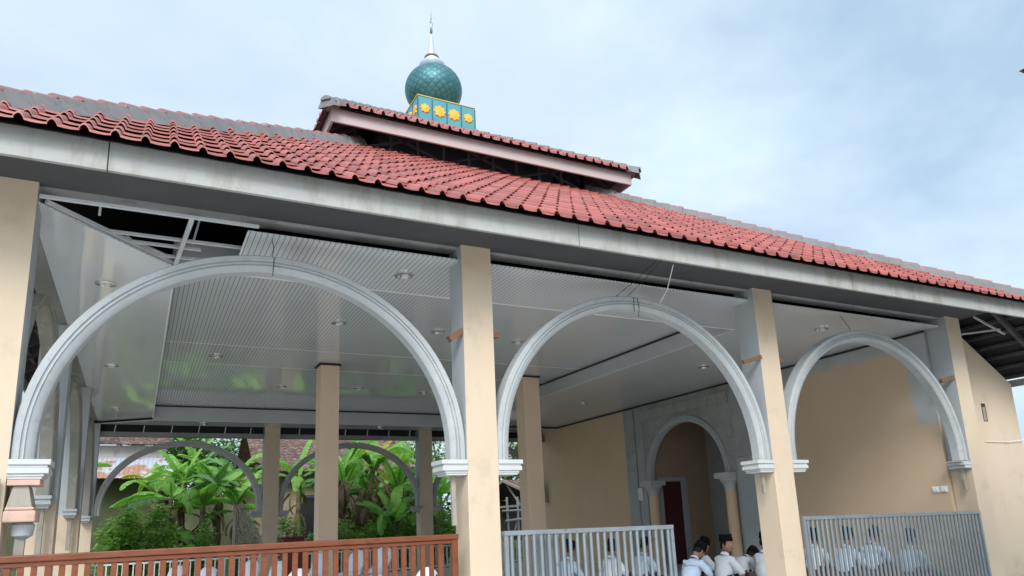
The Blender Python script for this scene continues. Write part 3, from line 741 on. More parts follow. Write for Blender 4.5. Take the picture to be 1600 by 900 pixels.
def skin_mesh(nodes, edges, sub=2, root=0):
    me = bpy.data.meshes.new('tmp'); me.from_pydata([n[0] for n in nodes], edges, [])
    ob = bpy.data.objects.new('tmp', me); COL.objects.link(ob)
    md = ob.modifiers.new('skin','SKIN'); md.use_smooth_shade = True; md.branch_smoothing = .4
    sv = me.skin_vertices[0].data
    for i, n in enumerate(nodes):
        r = n[1]; sv[i].radius = r if isinstance(r, tuple) else (r, r); sv[i].use_root = (i == root)
    ob.modifiers.new('sub','SUBSURF').levels = sub
    dg = bpy.context.evaluated_depsgraph_get(); dg.update()
    ev = bpy.data.meshes.new_from_object(ob.evaluated_get(dg))
    vs = [v.co.copy() for v in ev.vertices]; fs = [list(p.vertices) for p in ev.polygons]
    bpy.data.objects.remove(ob); bpy.data.meshes.remove(me); bpy.data.meshes.remove(ev)
    return vs, fs
def make_person(bow=.25, yaw=0, pitch=.1, shirt='shirt', seed=1):
    """cross-legged seated figure facing +Y, floor at z=0; returns data for a body and its clothing"""
    rr = random.Random(seed)
    b = bow
    hip_ = Vector((0,0,.11))
    def spine(h):           # leaning, rounding forward
        return Vector((0, math.sin(b*h/.5)*h*.62 + .0, .11 + h*math.cos(b*h/.5*.8)))
    sp = [spine(h) for h in (0,.13,.27,.36,.43,.49)]
    neckd = (sp[5]-sp[3]).normalized()
    sh = sp[3] + (sp[4]-sp[3])*.45
    rad = [.115,.115,.122,.105,.05,.045]
    nodes = [(tuple(sp[0]),(.15,.115)),(tuple(sp[1]),(.135,.105)),(tuple(sp[2]),(.145,.105)),(tuple(sp[3]),(.075,.062)),(tuple(sp[4]),.048),(tuple(sp[5]),.045)]
    edges = [(0,1),(1,2),(2,3),(3,4),(4,5)]
    arms = []
    for sx in (-1,1):
        i = len(nodes)
        s0 = sh + Vector((sx*.128,0,-.035)); el = sp[1] + Vector((sx*.235,.09+.10*b,.03)); wr = sp[1] + Vector((sx*.085,.30,-.02-.06*b))
        nodes += [(tuple(s0),.043),(tuple(s0*.5+el*.5),.042),(tuple(el),.042),(tuple(el*.5+wr*.5),.036),(tuple(wr),.027)]
        edges += [(3,i),(i,i+1),(i+1,i+2),(i+2,i+3),(i+3,i+4)]
        arms.append((s0,el,wr))
    j = len(nodes)
    for sx in (-1,1):
        i = len(nodes)
        nodes += [((sx*.10,.03,.10),.088),((sx*.24,.17,.10),.075),((sx*.30,.27,.075),.06),((sx*.12,.33,.055),.05),((-sx*.06,.34,.045),.036),((-sx*.15,.38,.035),.03)]
        edges += [(0,i),(i,i+1),(i+1,i+2),(i+2,i+3),(i+3,i+4),(i+4,i+5)]
    body = MB(False)
    vs, fs = skin_mesh(nodes, edges)
    bt = bmesh.new(); bv = [bt.verts.new(v) for v in vs]
    for f_ in fs:
        try: bt.faces.new([bv[q_] for q_ in f_])
        except ValueError: pass
    bt.normal_update()
    for q_, v_ in enumerate(bv):      # keep the covered body well inside the clothes
        if (vs[q_]-sp[5]).length > .085 and all((vs[q_]-a_[2]).length > .085 for a_ in arms) and vs[q_].z > .14: vs[q_] = vs[q_] - v_.normal*.031
    bt.free(); body.add(vs, fs, 0)
    # hands: palm and five fingers each
    for (s0,el,wr), sx in zip(arms, (-1,1)):
        fd = (wr-el).normalized(); sd = fd.cross(Vector((0,0,1))).normalized()*(-sx)
        hn = [(tuple(wr),.026),(tuple(wr+fd*.035),(.036,.018)),(tuple(wr+fd*.075),(.038,.016))]; he = [(0,1),(1,2)]
        vs, fs = skin_mesh(hn, he, 1); body.add(vs, fs, 0)
        for q, (off, ln) in enumerate(((-.030,.055),(-.010,.07),(.010,.075),(.030,.066))):
            a = wr+fd*.072+sd*off
            body.tube([a, a+fd*ln*.5+Vector((0,0,-.004)), a+fd*ln*.85+Vector((0,0,-.022)), a+fd*ln+Vector((0,0,-.04))],[.0095,.009,.0085,.006],6)
        a = wr+fd*.025+sd*.03
        body.tube([a,a+fd*.025+sd*.022+Vector((0,0,-.006)),a+fd*.05+sd*.026+Vector((0,0,-.018))],[.011,.010,.007],6)
    # head
    hc = sp[5] + neckd*.085 + Vector((0,.015,0))
    rot = Matrix.Rotation(yaw,4,'Z') @ Matrix.Rotation(-pitch,4,'X')
    T = Matrix.Translation(hc) @ rot @ Matrix.Scale(1.07,4)
    def hv(x,y,z): return T @ Vector((x,y,z))
    nu, nv = 24, 18; vs = []; fs = []
    for i in range(nv+1):
        ph = pi*i/nv; z = math.cos(ph); r = math.sin(ph)
        for k in range(nu):
            a = 2*pi*k/nu; x = r*math.cos(a); y = r*math.sin(a)
            X = x*.074; Y = y*.094; Z = z*.112
            if z < -.1: X *= 1-.30*(-z-.1); Y *= 1-.10*(-z-.1)*(1 if y > 0 else 1.8)
            if y > 0:
                front = max(0, 1-abs(x)*2.2)
                Y += .006*math.exp(-((z-.22)/.12)**2)*y          # brow
                Y -= .008*math.exp(-((z-.04)/.10)**2)*math.exp(-((abs(x)-.36)/.16)**2)  # sockets
                Y += .020*max(0,1-abs(x)/.20)*math.exp(-((z+.20)/.14)**2)     # nose
                Y += .008*max(0,1-abs(x)/.42)*math.exp(-((z+.50)/.09)**2)     # lips
                Y += .007*max(0,1-abs(x)/.40)*math.exp(-((z+.82)/.12)**2)     # chin
            vs.append(hv(X,Y,Z))
    for i in range(nv):
        for k in range(nu):
            fs.append((i*nu+k, (i+1)*nu+k, (i+1)*nu+(k+1)%nu, i*nu+(k+1)%nu))
    body.add(vs, fs, 0)
    for sx in (-1,1):
        body.lathe([(.001,-.012),(.009,-.008),(.012,0),(.009,.008),(.001,.012)], hv(sx*.028,.078,.006), 8, 1)
        body.lathe([(.001,-.006),(.005,-.003),(.006,0),(.005,.003),(.001,.006)], hv(sx*.028,.088,.006), 8, 2)
        c = hv(sx*.076,-.004,-.008); e_ = (T.to_3x3() @ Vector((sx*.6,-.6,0))).normalized()
        body.tube([c-e_*.004+Vector((0,0,.028)),c+e_*.012+Vector((0,0,.022)),c+e_*.014,c+e_*.006+Vector((0,0,-.022)),c-e_*.004+Vector((0,0,-.03))],[.006,.010,.011,.009,.005],6)
    m0 = hv(0,.096,-.054); rx = T.to_3x3() @ Vector((1,0,0))
    body.tube([m0-rx*.024-Vector((0,0,.001)),m0,m0+rx*.024],[.003,.0065,.003],6,3)
    # hair shell
    hair = MB(False); vs = []; fs = []; rows = 9
    for i in range(rows+1):
        for k in range(nu):
            a = 2*pi*k/nu; y0 = math.sin(a)
            lim = .52*pi if y0 < .25 else (.52-.26*min(1,(y0-.25)/.35))*pi
            if y0 < -.3: lim = .64*pi
            ph = lim*i/rows; z = math.cos(ph); r = math.sin(ph)
            k2 = 1.07 + .012*math.sin(a*7+i)
            vs.append(hv(r*math.cos(a)*.074*k2, r*y0*.094*k2, z*.112*k2))
    for i in range(rows):
        for k in range(nu): fs.append((i*nu+k,(i+1)*nu+k,(i+1)*nu+(k+1)%nu,i*nu+(k+1)%nu))
    hair.add(vs, fs)
    # peci cap
    cap = MB(False); vs = []; n = 24
    for z, kx in ((.052,1.10),(.10,1.06),(.142,1.0),(.150,.93),(.146,.5),(.144,.01)):
        for k in range(n):
            a = 2*pi*k/n; vs.append(hv(.074*kx*math.cos(a)*1.02, .094*kx*math.sin(a)-.006, z+(.006 if abs(math.cos(a)) < .5 and z > .13 else 0)))
    cap.add(vs, [(i*n+k,i*n+(k+1)%n,(i+1)*n+(k+1)%n,(i+1)*n+k) for i in range(5) for k in range(n)])
    # shirt over torso and arms
    g = .018
    sn = [(tuple(sp[0]),(.165+g,.125+g)),(tuple(sp[1]),(.15+g,.115+g)),(tuple(sp[2]),(.142+g,.108+g)),(tuple(sp[3]),(.10+g,.086+g)),(tuple(sp[3]*.45+sp[4]*.55),(.068,.064))]
    se = [(0,1),(1,2),(2,3),(3,4)]
    for (s0,el,wr) in arms:
        i = len(sn)
        sn += [(tuple(s0),.07),(tuple(s0*.5+el*.5+Vector((0,0,-.01))),.066),(tuple(el),.06),(tuple(el*.45+wr*.55),.05),(tuple(el*.12+wr*.88),.046)]
        se += [(3,i),(i,i+1),(i+1,i+2),(i+2,i+3),(i+3,i+4)]
    sm = MB(False); vs, fs = skin_mesh(sn, se, 2)
    for v in vs:
        v += Vector((.006*math.sin(v.z*55+v.x*23+seed), .006*math.sin(v.z*47-v.x*31+seed*2), .004*math.sin(v.x*60+v.y*40)))
    sm.add(vs, fs)
    col = MB(False); cc = sp[4]; up = neckd
    ring = []
    for z_, r_2 in ((-.022,.070),(.022,.060),(.024,.052),(-.01,.054)):
        for k in range(16):
            a = 2*pi*k/16; ax = Vector((1,0,0)); ay = up.cross(ax).normalized()
            ring.append(cc + up*z_ + ax*r_2*math.cos(a) - ay*r_2*math.sin(a))
    col.add(ring, [(i*16+k,i*16+(k+1)%16,(i+1)*16+(k+1)%16,(i+1)*16+k) for i in range(3) for k in range(16)])
    sn = [((0,0,.10),(.175,.14)),((-.12,.04,.10),.115),((-.25,.18,.10),.10),((-.30,.27,.08),.08),((-.12,.33,.065),.075),((.12,.04,.10),.115),((.25,.18,.10),.10),((.30,.27,.08),.08),((.12,.33,.065),.075),((0,.30,.06),.07)]
    se = [(0,1),(1,2),(2,3),(3,4),(4,9),(0,5),(5,6),(6,7),(7,8)]
    sa = MB(False); vs, fs = skin_mesh(sn, se, 2)
    for v in vs: v.z = max(v.z, .004)
    sa.add(vs, fs)
    for v in body.v: v.z = max(v.z, .006)
    # white head scarf falling over the shoulders
    hood = MB(False); vs = []; fs = []; n = 28; rows = []
    cs = T @ Vector((0,-.01,-.125)); shc = sp[3]*.7+sp[4]*.3
    for kz, kr in ((.138,.02),(.130,.5),(.105,.85),(.06,1.14),(.01,1.24),(-.05,1.22),(-.10,1.12)):
        rows.append([hv(.079*kr*math.cos(2*pi*k/n), .100*kr*math.sin(2*pi*k/n)-.008, kz) for k in range(n)])
    for t_, rx_, ry_ in ((.35,.12,.115),(.75,.165,.135),(1.05,.205,.155),(1.6,.225,.175)):
        c_ = cs.lerp(shc, t_)
        rows.append([c_ + Vector((rx_*math.cos(2*pi*k/n)*(1+.04*math.sin(k*2.3)), ry_*math.sin(2*pi*k/n)*(1+.04*math.sin(k*3.1)), 0)) for k in range(n)])
    hood.v = [p for r_3 in rows for p in r_3]
    for i in range(len(rows)-1):
        for k in range(n):
            a = 2*pi*(k+.5)/n
            if math.sin(a) > .62 and 2 <= i <= 5: continue
            hood.f.append([i*n+k,i*n+(k+1)%n,(i+1)*n+(k+1)%n,(i+1)*n+k]); hood.m.append(0)
    return dict(hood=hood, body=body, hair=hair, cap=cap, shirt=sm, collar=col, sarong=sa, shirtm=shirt)
def link_person(d, loc, rz, label, group, cap=True, scale=1, hood=False):
    root = empty('person', loc, label, 'person', group, rz); root.scale = (scale,)*3
    d['body'].build('body', [M['skin'],M['eye'],M['hair'],M['lip']], root, smooth=60, local=True)
    if hood: d['hood'].build('headscarf', M['scarf'], root, smooth=180, local=True)
    else: d['hair'].build('hair', M['hair'], root, smooth=60, local=True)
    if cap and not hood: d['cap'].build('cap', M['cap'], root, smooth=40, local=True)
    s_ = d['shirt'].build('shirt', M[d['shirtm']], root, smooth=180, local=True)
    d['collar'].build('collar', M[d['shirtm']], s_, smooth=50, local=True)
    d['sarong'].build('sarong', M['sarong'], root, smooth=180, local=True)
    return root
zfl = CAMZ + ZF*S
def FP(x, y): return (x*S, y*S, zfl)
GP = 'people seated on the hall floor'
poses = {
 'boy': make_person(.30, R(-78), -.02, 'shirt', 1),
 'read': make_person(.75, R(-8), .75, 'shirt_blue', 2),
 'read2': make_person(.65, R(10), .65, 'shirt', 3),
 'up': make_person(.25, R(5), .15, 'shirt', 4),
 'bent': make_person(1.15, 0, .9, 'shirt', 5),
 'hood': make_person(.45, R(6), .35, 'shirt', 7), 'hoodlow': make_person(.7, R(-10), .55, 'shirt', 8),
 'upblue': make_person(.35, R(-12), .3, 'shirt_blue', 6)}
protos = {}
def person(pose, x, y, rz, label, sc=1.0):
    if pose not in protos:
        o = link_person(poses[pose], FP(x,y), R(rz), label, GP, True, sc, pose.startswith('hood')); protos[pose] = o
    else:
        o = copy_tree(protos[pose]); o.location = FP(x,y); o.rotation_euler = (0,0,R(rz)); o.scale = (sc,)*3; o['label'] = label
    return o
person('boy', 12.35,13.35,-86,'boy in white shirt and black cap turning his head over his right shoulder')
person('read', 11.55,13.6,-75,'pale blue shirted boy bending forward right beside the free end of the grey gate')
person('read2', 12.75,14.75,-78,'white shirted boy half hidden between the bending boy and the one looking round')
person('bent', 13.45,14.0,-80,'capped boy in white bowing low just right of the boy looking round',1.0)
person('up', 13.35,13.05,-80,'person in white mostly hidden by the pillar right of the open gateway')
person('upblue', 9.6,16.0,-75,'pale blue shirted person leftmost behind the half open grey gate')
person('up', 10.7,15.6,-72,'white shirted person in the middle behind the half open grey gate',.97)
person('upblue', 11.9,15.9,-80,'pale blue shirted person rightmost behind the half open grey gate',.98)
person('up', 15.7,13.6,-75,'white shirted person leftmost behind the closed grey gate')
person('upblue', 15.5,12.5,-82,'broad pale blue back second from the left behind the closed grey gate',1.02)
person('read', 16.1,12.25,-70,'pale blue shirted person third from the left behind the closed grey gate',1.12)
person('upblue', 16.35,11.4,-85,'pale blue shirted person rightmost behind the closed grey gate',.95)
for i,(x,y,lab,ps,sc) in enumerate((
  (.60,17.4,'white hooded person leftmost behind the orange railing','hood',.97),
  (1.05,17.1,'white hooded person second from the left behind the orange railing','hoodlow',1.0),
  (2.0,16.8,'white hooded person third from the left behind the orange railing','hood',1.0),
  (2.55,16.6,'white hooded person just left of the dark red cabinet behind the orange railing','hood',.96),
  (2.28,13.8,'white hooded person nearest the orange railing at its middle','hoodlow',.98),
  (3.60,17.4,'white hooded person between the dark red cabinet and the slim inner pillar','hood',1.03),
  (4.45,17.4,'white hooded person right of the slim inner pillar behind the railing','hood',1.06),
  (5.05,17.3,'white hooded person farthest right of the pair behind the inner pillar','hood',1.1),
  (4.1,12.1,'lone white hooded person near the right end of the orange railing','hoodlow',.95))):
    person(ps,x,y,-75-i*3,lab,sc)

# a few things standing in the hall
cb_ = empty('red_cabinet', FP(4.2,23.2), 'dark red wooden cabinet standing behind the orange railing', 'cabinet')
m = MB(); m.box(4.0,4.62,23.0,23.6,ZF,-.17); m.build('carcass', M['red'], cb_, bevel=.01)
m = MB(); m.box(3.94,4.68,22.95,23.65,-.168,-.11); m.build('top', M['red'], cb_, bevel=.01)
m = MB(); 
for xx in (4.03,4.33): m.box(xx,xx+.27,22.97,22.998,ZF+.12,-.22)
m.build('door', M['red'], cb_, bevel=.006)
ps = MB()
n = 9
for i in range(n):
    for j in range(n):
        x0 = 3.05+.9*i/n; z0 = -.55+1.6*j/n
        if (x0-3.05)/.9 + (z0+.55)/1.6 > 1.12: continue
        a = .9/n; bz = 1.6/n
        ps.bar((x0,27,z0),(x0+a,27,z0+bz),.03,.03); ps.bar((x0+a,27,z0),(x0,27,z0+bz),.03,.03)
ps.bar((3.02,27,ZF),(3.02,27,1.1),.09,.06); ps.bar((4.0,27,ZF),(4.0,27,-.4),.07,.06); ps.bar((3.02,27,1.1),(4.0,27,-.4),.06,.06); ps.bar((3.02,27,-.55),(4.0,27,-.55),.06,.06)
tag(ps.build('lattice_screen', M['plank']), 'grey triangular lattice screen beside the far left pillar', 'screen')
# ------------------------------------------------------------------ garden
def leafmat(name, c1, c2, tr=.35, rough=.45):
    m, nt, b = new_mat(name)
    g = nd(nt, 'ShaderNodeNewGeometry')
    c = mixc(nt, g.outputs['Random Per Island'], c1, c2)
    lk(nt, c, b.inputs['Base Color']); b.inputs['Roughness'].default_value = rough
    t = nd(nt, 'ShaderNodeBsdfTranslucent'); lk(nt, mixc(nt, .5, c, (c1[0]*1.6,c1[1]*1.7,c1[2]*.8)), t.inputs['Color'])
    mx = nd(nt, 'ShaderNodeMixShader'); mx.inputs[0].default_value = tr
    lk(nt, b.outputs[0], mx.inputs[1]); lk(nt, t.outputs[0], mx.inputs[2])
    lk(nt, mx.outputs[0], nt.nodes['Material Output'].inputs['Surface'])
    return m
M['banana'] = leafmat('banana_leaf', (.20,.42,.07), (.31,.54,.13), .5)
M['banana_y'] = leafmat('yellowing_leaf', (.42,.36,.04), (.35,.36,.05), .4)
M['banana_d'] = leafmat('darker_banana_leaf', (.085,.21,.05), (.14,.29,.075), .35)
M['dead'] = leafmat('dead_leaf', (.22,.14,.075), (.14,.085,.05), .15, .8)
M['bush'] = leafmat('bush_leaf', (.10,.25,.05), (.20,.40,.085), .4)
M['bush_l'] = leafmat('light_bush_leaf', (.18,.36,.065), (.30,.48,.11), .45)
M['treeleaf'] = leafmat('tree_leaf', (.07,.16,.035), (.14,.27,.06), .35)
M['stem'] = surf('banana_stem', (.20,.20,.09), (.16,.12,.065), 3, .6, (.09,.055,.03), 7, (.5,.62), .2, 30, stretch=(4,4,1))
M['bark'] = surf('bark', (.12,.085,.055), (.08,.058,.04), 5, .9, None, bmp=.4, bs=20, stretch=(3,3,1))
def blade(m, base, az, el, L, W, droop, rr, mi=0, rib=1):
    W *= .82; n = 22; p = Vector(base); ang = el; h = Vector((math.cos(az),math.sin(az),0)); pts = []
    for i in range(n+1):
        pts.append(p.copy()); p = p + (h*math.cos(ang)+Vector((0,0,math.sin(ang))))*L/n; ang -= droop/n*(.5+1.3*i/n)
    side = Vector((-h.y,h.x,0)); twist = rr.uniform(-.5,.5)
    for sg in (-1,1):
        drp = rr.uniform(.15,.55)
        prev = None; cut = rr.randint(2,4)
        for i in range(2,n):
            if rr.random() < .33: drp = min(.95,max(.05,drp+rr.uniform(-.35,.4)))
            t0 = (i-2)/(n-2); t1 = (i-1)/(n-2)
            w0 = W*math.sin(pi*min(1,t0*.93+.07))**.55*.5; w1 = W*math.sin(pi*min(1,t1*.93+.07))**.55*.5
            if i == n-1: w1 *= .25
            tang = (pts[i+1]-pts[i]).normalized(); nrm = tang.cross(side*sg).normalized()*sg
            out = (side*sg*math.cos(drp) - nrm*math.sin(drp)*sg*(1 if nrm.z*sg > 0 else -1)).normalized()
            out = (side*sg*math.cos(drp) + Vector((0,0,-1))*math.sin(drp) + tang*.25).normalized()
            a, b_ = pts[i], pts[i+1]
            torn = rr.random() < .5
            e0 = a+out*w0; e1 = b_+out*w1
            if torn: e1 = e1 + (a-b_)*rr.uniform(.1,.55)
            mid0 = a+out*w0*.5+Vector((0,0,.03*W)); mid1 = b_+out*w1*.5+Vector((0,0,.03*W))
            m.add([a,mid0,e0,e1,mid1,b_],[(0,1,4,5),(1,2,3,4)],mi)
    if rib: m.tube(pts[:-1],[.022*(1-.8*i/n)*L/2+.004 for i in range(n)],5,mi,cap=False)
def banana(x, y, h, label, nl=8, dead=3, yellow=0, seed=0, lean=(0,0), L=1.9):
    rr = random.Random(seed); loc = Vector((x*S,y*S,0))
    root = empty('banana_plant', loc, label, 'banana plant', 'banana plants in the garden behind the hall')
    top = Vector((lean[0],lean[1],h)); m = MB(False)
    pts = [Vector((lean[0]*t*t,lean[1]*t*t,h*t)) for t in (0,.15,.4,.7,1)]
    m.tube(pts,[.15,.13,.11,.09,.055],10)
    m.build('trunk', M['stem'], root, smooth=60, local=True)
    c = MB(False)
    for i in range(nl):
        az = i*2.4+rr.uniform(-.4,.4)+seed; el = R(rr.choice((80,70,60,45,30,15))+rr.uniform(-8,8)); 
        blade(c, top-Vector((0,0,rr.uniform(0,.25))), az, el, L*rr.uniform(.7,1.1), rr.uniform(.40,.60), rr.uniform(.6,2.3), rr, 1 if i < yellow else (2 if rr.random() < .3 else 0))
    c.build('crown', [M['banana'],M['banana_y'],M['banana_d']], root, smooth=180, local=True)
    if dead:
        d_2 = MB(False)
        for i in range(dead*3):
            az = rr.uniform(0,6.28); z = h*rr.uniform(.45,.95)
            blade(d_2, (lean[0]*(z/h)**2+.05*math.cos(az),lean[1]*(z/h)**2+.05*math.sin(az),z), az, R(rr.uniform(-70,10)), rr.uniform(.6,1.3), rr.uniform(.1,.28), 1.6, rr, 0, 0)
        d_2.build('dead_leaves', M['dead'], root, smooth=180, local=True)
    return root
def foliage(m, c, rad, n, size, rr, clumps=18):
    cs = []
    for i in range(clumps):
        while True:
            v = Vector((rr.uniform(-1,1),rr.uniform(-1,1),rr.uniform(-1,1)))
            if v.length <= 1: break
        cs.append((Vector((c[0]+v.x*rad[0]*.8,c[1]+v.y*rad[1]*.8,c[2]+v.z*rad[2]*.8)), rr.uniform(.25,.5)))
    for i in range(n):
        cc, cr2 = rr.choice(cs)
        v = Vector((rr.gauss(0,1),rr.gauss(0,1),rr.gauss(0,1))).normalized()*rr.random()**.4*cr2
        p = cc + Vector((v.x*rad[0],v.y*rad[1],v.z*rad[2]))
        if p.z < .02: p.z = .02+rr.random()*.2
        a = rr.uniform(0,6.28); t = rr.uniform(-.6,.7)
        d = Vector((math.cos(a)*math.cos(t),math.sin(a)*math.cos(t),math.sin(t)-.25)).normalized()
        sd = d.cross(Vector((rr.uniform(-.4,.4),rr.uniform(-.4,.4),1))).normalized()
        s_ = size*rr.uniform(.6,1.3); up = sd.cross(d)
        q = [p, p+d*s_*.45+sd*s_*.26-up*s_*.05, p+d*s_, p+d*s_*.45-sd*s_*.26-up*s_*.05]
        m.add(q, [(0,1,2),(0,2,3)])
def bush(x, y, rad, label, n=1300, size=.11, mat='bush', seed=0, z=None, cat='bush', grp='bushes in the garden behind the hall'):
    rr = random.Random(seed); root = empty('bush', (x*S,y*S,0), label, cat, grp)
    if y > 31 and y < 36: rad = (rad[0], rad[1], rad[2]+.42); z = rad[2]+.25
    m = MB(False); foliage(m,(0,0,z if z else rad[2]*.9),rad,int(n*1.5),size*.95,rr); m.build('foliage', M[mat], root, smooth=180, local=True)
    m = MB(False)
    for i in range(7):
        a = rr.uniform(0,6.28); m.tube([(0,0,0),(math.cos(a)*rad[0]*.3,math.sin(a)*rad[1]*.3,rad[2]*.8),(math.cos(a)*rad[0]*.6,math.sin(a)*rad[1]*.6,rad[2]*1.4)],[.025,.018,.008],5)
    m.build('stems', M['bark'], root, local=True)
def tree(x, y, h, rad, label, seed=0, n=2600, size=.17):
    rr = random.Random(seed); root = empty('tree', (x*S,y*S,0), label, 'tree', 'leafy trees beyond the hall')
    m = MB(False); m.tube([(0,0,0),(.05,.03,h*.35),(.0,.1,h*.7)],[.16,.12,.07],8)
    for i in range(6):
        a = i*1.05; m.tube([(.03,.03,h*(.35+.05*i)),(math.cos(a)*rad[0]*.4,math.sin(a)*rad[1]*.4,h*(.55+.05*i)),(math.cos(a)*rad[0]*.7,math.sin(a)*rad[1]*.7,h*(.68+.05*i))],[.07,.045,.015],6)
    m.build('trunk', M['bark'], root, smooth=60, local=True)
    m = MB(False); foliage(m,(0,0,h*.75),rad,n,size,rr,30); m.build('crown', M['treeleaf'], root, smooth=180, local=True)
# plants (x, y in layout units)
banana(.75,36.0,2.9,'banana plant nearest the rusty tin roof with a hanging yellow leaf',7,3,2,1,L=1.7)
banana(1.25,34.2,2.75,'banana plant with brown hanging leaves in front of the pale yellow wall',9,9,0,2,L=1.6)
banana(2.55,34.4,2.6,'banana plant with drooping green leaves right of the pale yellow wall',9,7,1,3,L=1.6)
banana(3.95,34.6,2.5,'banana plant seen left of the far left pillar',9,4,0,4,L=1.6)
banana(2.05,33.0,1.55,'low young banana plant with broad leaves by the pale wall',6,2,0,5,L=1.1)
banana(1.75,35.2,3.25,'upright banana plant with its crown under the roof beam in the left far arch',10,3,0,18,L=1.7)
banana(3.25,35.4,3.15,'banana plant with wide crown left of the far left pillar top',10,3,0,19,L=1.7)
banana(2.6,38.4,3.5,'tall banana plant behind the garden wall in the left far arch',10,4,0,13,L=1.9)
banana(4.4,38.6,3.4,'banana plant rising behind the far left pillar',9,3,1,14,L=1.8)
banana(8.45,33.6,3.2,'banana plant with a shaggy brown trunk of dead leaves in the right far arch',10,16,1,6)
banana(9.5,34.0,3.5,'banana plant with leaning bare trunk beside the shaggy one',9,16,1,7,(.35,0))
banana(10.7,33.2,1.9,'green banana plant left of the far right pillar',11,1,0,8)
banana(11.5,34.8,2.9,'banana plant half hidden behind the far right pillar',11,2,1,9,L=2.1)
banana(9.2,36.2,3.0,'broad leaved banana plant behind the shaggy brown trunks',13,2,0,15,L=2.2)
banana(10.6,37.0,2.7,'banana plant behind the low green one near the far right pillar',12,2,0,16,L=2.1)
banana(7.0,36.4,3.3,'banana plant in front of the dark window',8,3,0,10)
banana(12.9,33.4,2.6,'banana plant seen just left of the tall middle pillar',11,1,0,11)
banana(14.2,36.0,2.9,'banana plant directly behind the tall middle pillar',11,1,0,17)
banana(-3.2,33.0,2.8,'banana plant seen past the leftmost pillar',10,2,0,12)
bush(.1,32.0,(1.05,.6,.82),'dense round green bush under the left far arch',2600,.17,'bush_l',21)
bush(2.5,32.4,(.35,.35,.62),'slim leafy shrub climbing the banana trunk',900,.10,'bush_l',22)
bush(4.35,33.1,(.4,.4,.6),'dark leafy shrub left of the far left pillar',900,.11,'bush_l',23)
bush(5.6,32.6,(.55,.4,.55),'light green shrub right of the far left pillar',1100,.13,'bush_l',24)
bush(7.3,33.0,(.4,.4,.5),'small light shrub below the dark window',800,.12,'bush_l',25)
bush(9.6,32.2,(.85,.5,.5),'yellowish green bush below the brown banana trunks',1900,.13,'bush_l',26)
bush(11.2,31.9,(.7,.5,.5),'dark green bush left of the far right pillar',1500,.13,'bush_l',27)
bush(8.1,32.0,(.5,.5,.4),'low dark shrub beside the slim inner pillar',1000,.12,'bush_l',31)
bush(13.2,32.4,(.6,.5,.6),'tall leafy shrub right of the far right pillar',1300,.14,'bush_l',28)
bush(-3.0,20.0,(.5,.9,.5),'green bush seen past the leftmost pillar',1200,.12,'bush_l',29)
bush(18.9,37.0,(.6,.5,.55),'bright green shrub under the timber shed',900,.13,'bush_l',30)
tree(23.5,48.0,6.8,(2.6,2.2,2.0),'leafy green tree behind the timber shed',41)
tree(20.5,52.0,7.2,(2.8,2.2,2.2),'broad leafy tree left of the timber shed',42)
tree(15.8,44.0,5.2,(1.9,1.5,1.6),'tree between the tiled house and the timber shed',43)
tree(1.6,47.0,5.6,(2.2,1.8,1.8),'dark tree between the two houses behind the banana plants',45,5200,.2)
tree(4.2,49.5,6.0,(1.9,1.8,1.9),'tree beside the tiled house roof behind the banana plants',46,5200,.2)
tree(20.8,40.8,6.0,(1.5,1.0,1.5),'small leafy tree above the timber shed roof',47)
tree(13.2,41.5,3.9,(1.5,1.1,1.5),'low bushy tree right of the tiled house gable',48)
tree(16.3,46.5,4.6,(1.8,1.4,1.8),'bushy tree filling the gap left of the timber shed',49)
tree(24.8,44.0,4.8,(2.0,1.5,1.9),'bushy tree right of the timber shed',50)
tree(11.2,39.0,2.7,(1.4,.5,1.2),'leafy hedge tree under the gable of the tiled house',51)
bush(14.6,38.5,(1.0,.6,1.1),'tall leafy bush behind the tall middle pillar',1800,.15,'bush',52)
bush(12.2,35.6,(.7,.5,1.0),'upright leafy bush behind the far right pillar',1500,.15,'bush_l',53)
bush(17.5,48.0,(5.5,.9,1.5),'long leafy hedge behind the far pillars and the timber shed',5200,.26,'bush',61)
bush(2.5,48.5,(4.0,.9,1.6),'long leafy hedge between the two houses',3600,.26,'bush',62)
tree(-9.0,42.0,6.0,(2.4,2.2,2.0),'tree beyond the left side of the hall',44)

# houses behind ------------------------------------------------------
M['mossy'] = surf('mossy_wall', (.055,.06,.04), (.10,.12,.04), 1.2, .9, (.16,.17,.05), 2, (.55,.66), .3, 20)
M['ywall'] = surf('pale_yellow_wall', (.62,.56,.38), (.55,.50,.34), 1, .85, (.40,.37,.27), 3, (.6,.72), .2, 30)
M['hwall'] = surf('stained_house_wall', (.40,.34,.23), (.33,.28,.19), 1.2, .85, (.22,.19,.13), 2.5, (.52,.66), .2, 30)
M['oldtile'] = surf('old_brown_tile', (.135,.075,.06), (.10,.06,.05), 2, .85, (.22,.16,.14), 7, (.52,.64), .2, 30, island=.3)
M['tin'] = surf('tin_roof', (.50,.54,.60), (.44,.48,.53), 1, .45, (.42,.21,.12), 1.5, (.48,.56), 0, metal=.2, s3stretch=(1,.6,1))
M['bluegrey'] = surf('blue_window_frame', (.07,.11,.16), (.06,.09,.13), 3, .6, None, bmp=0)
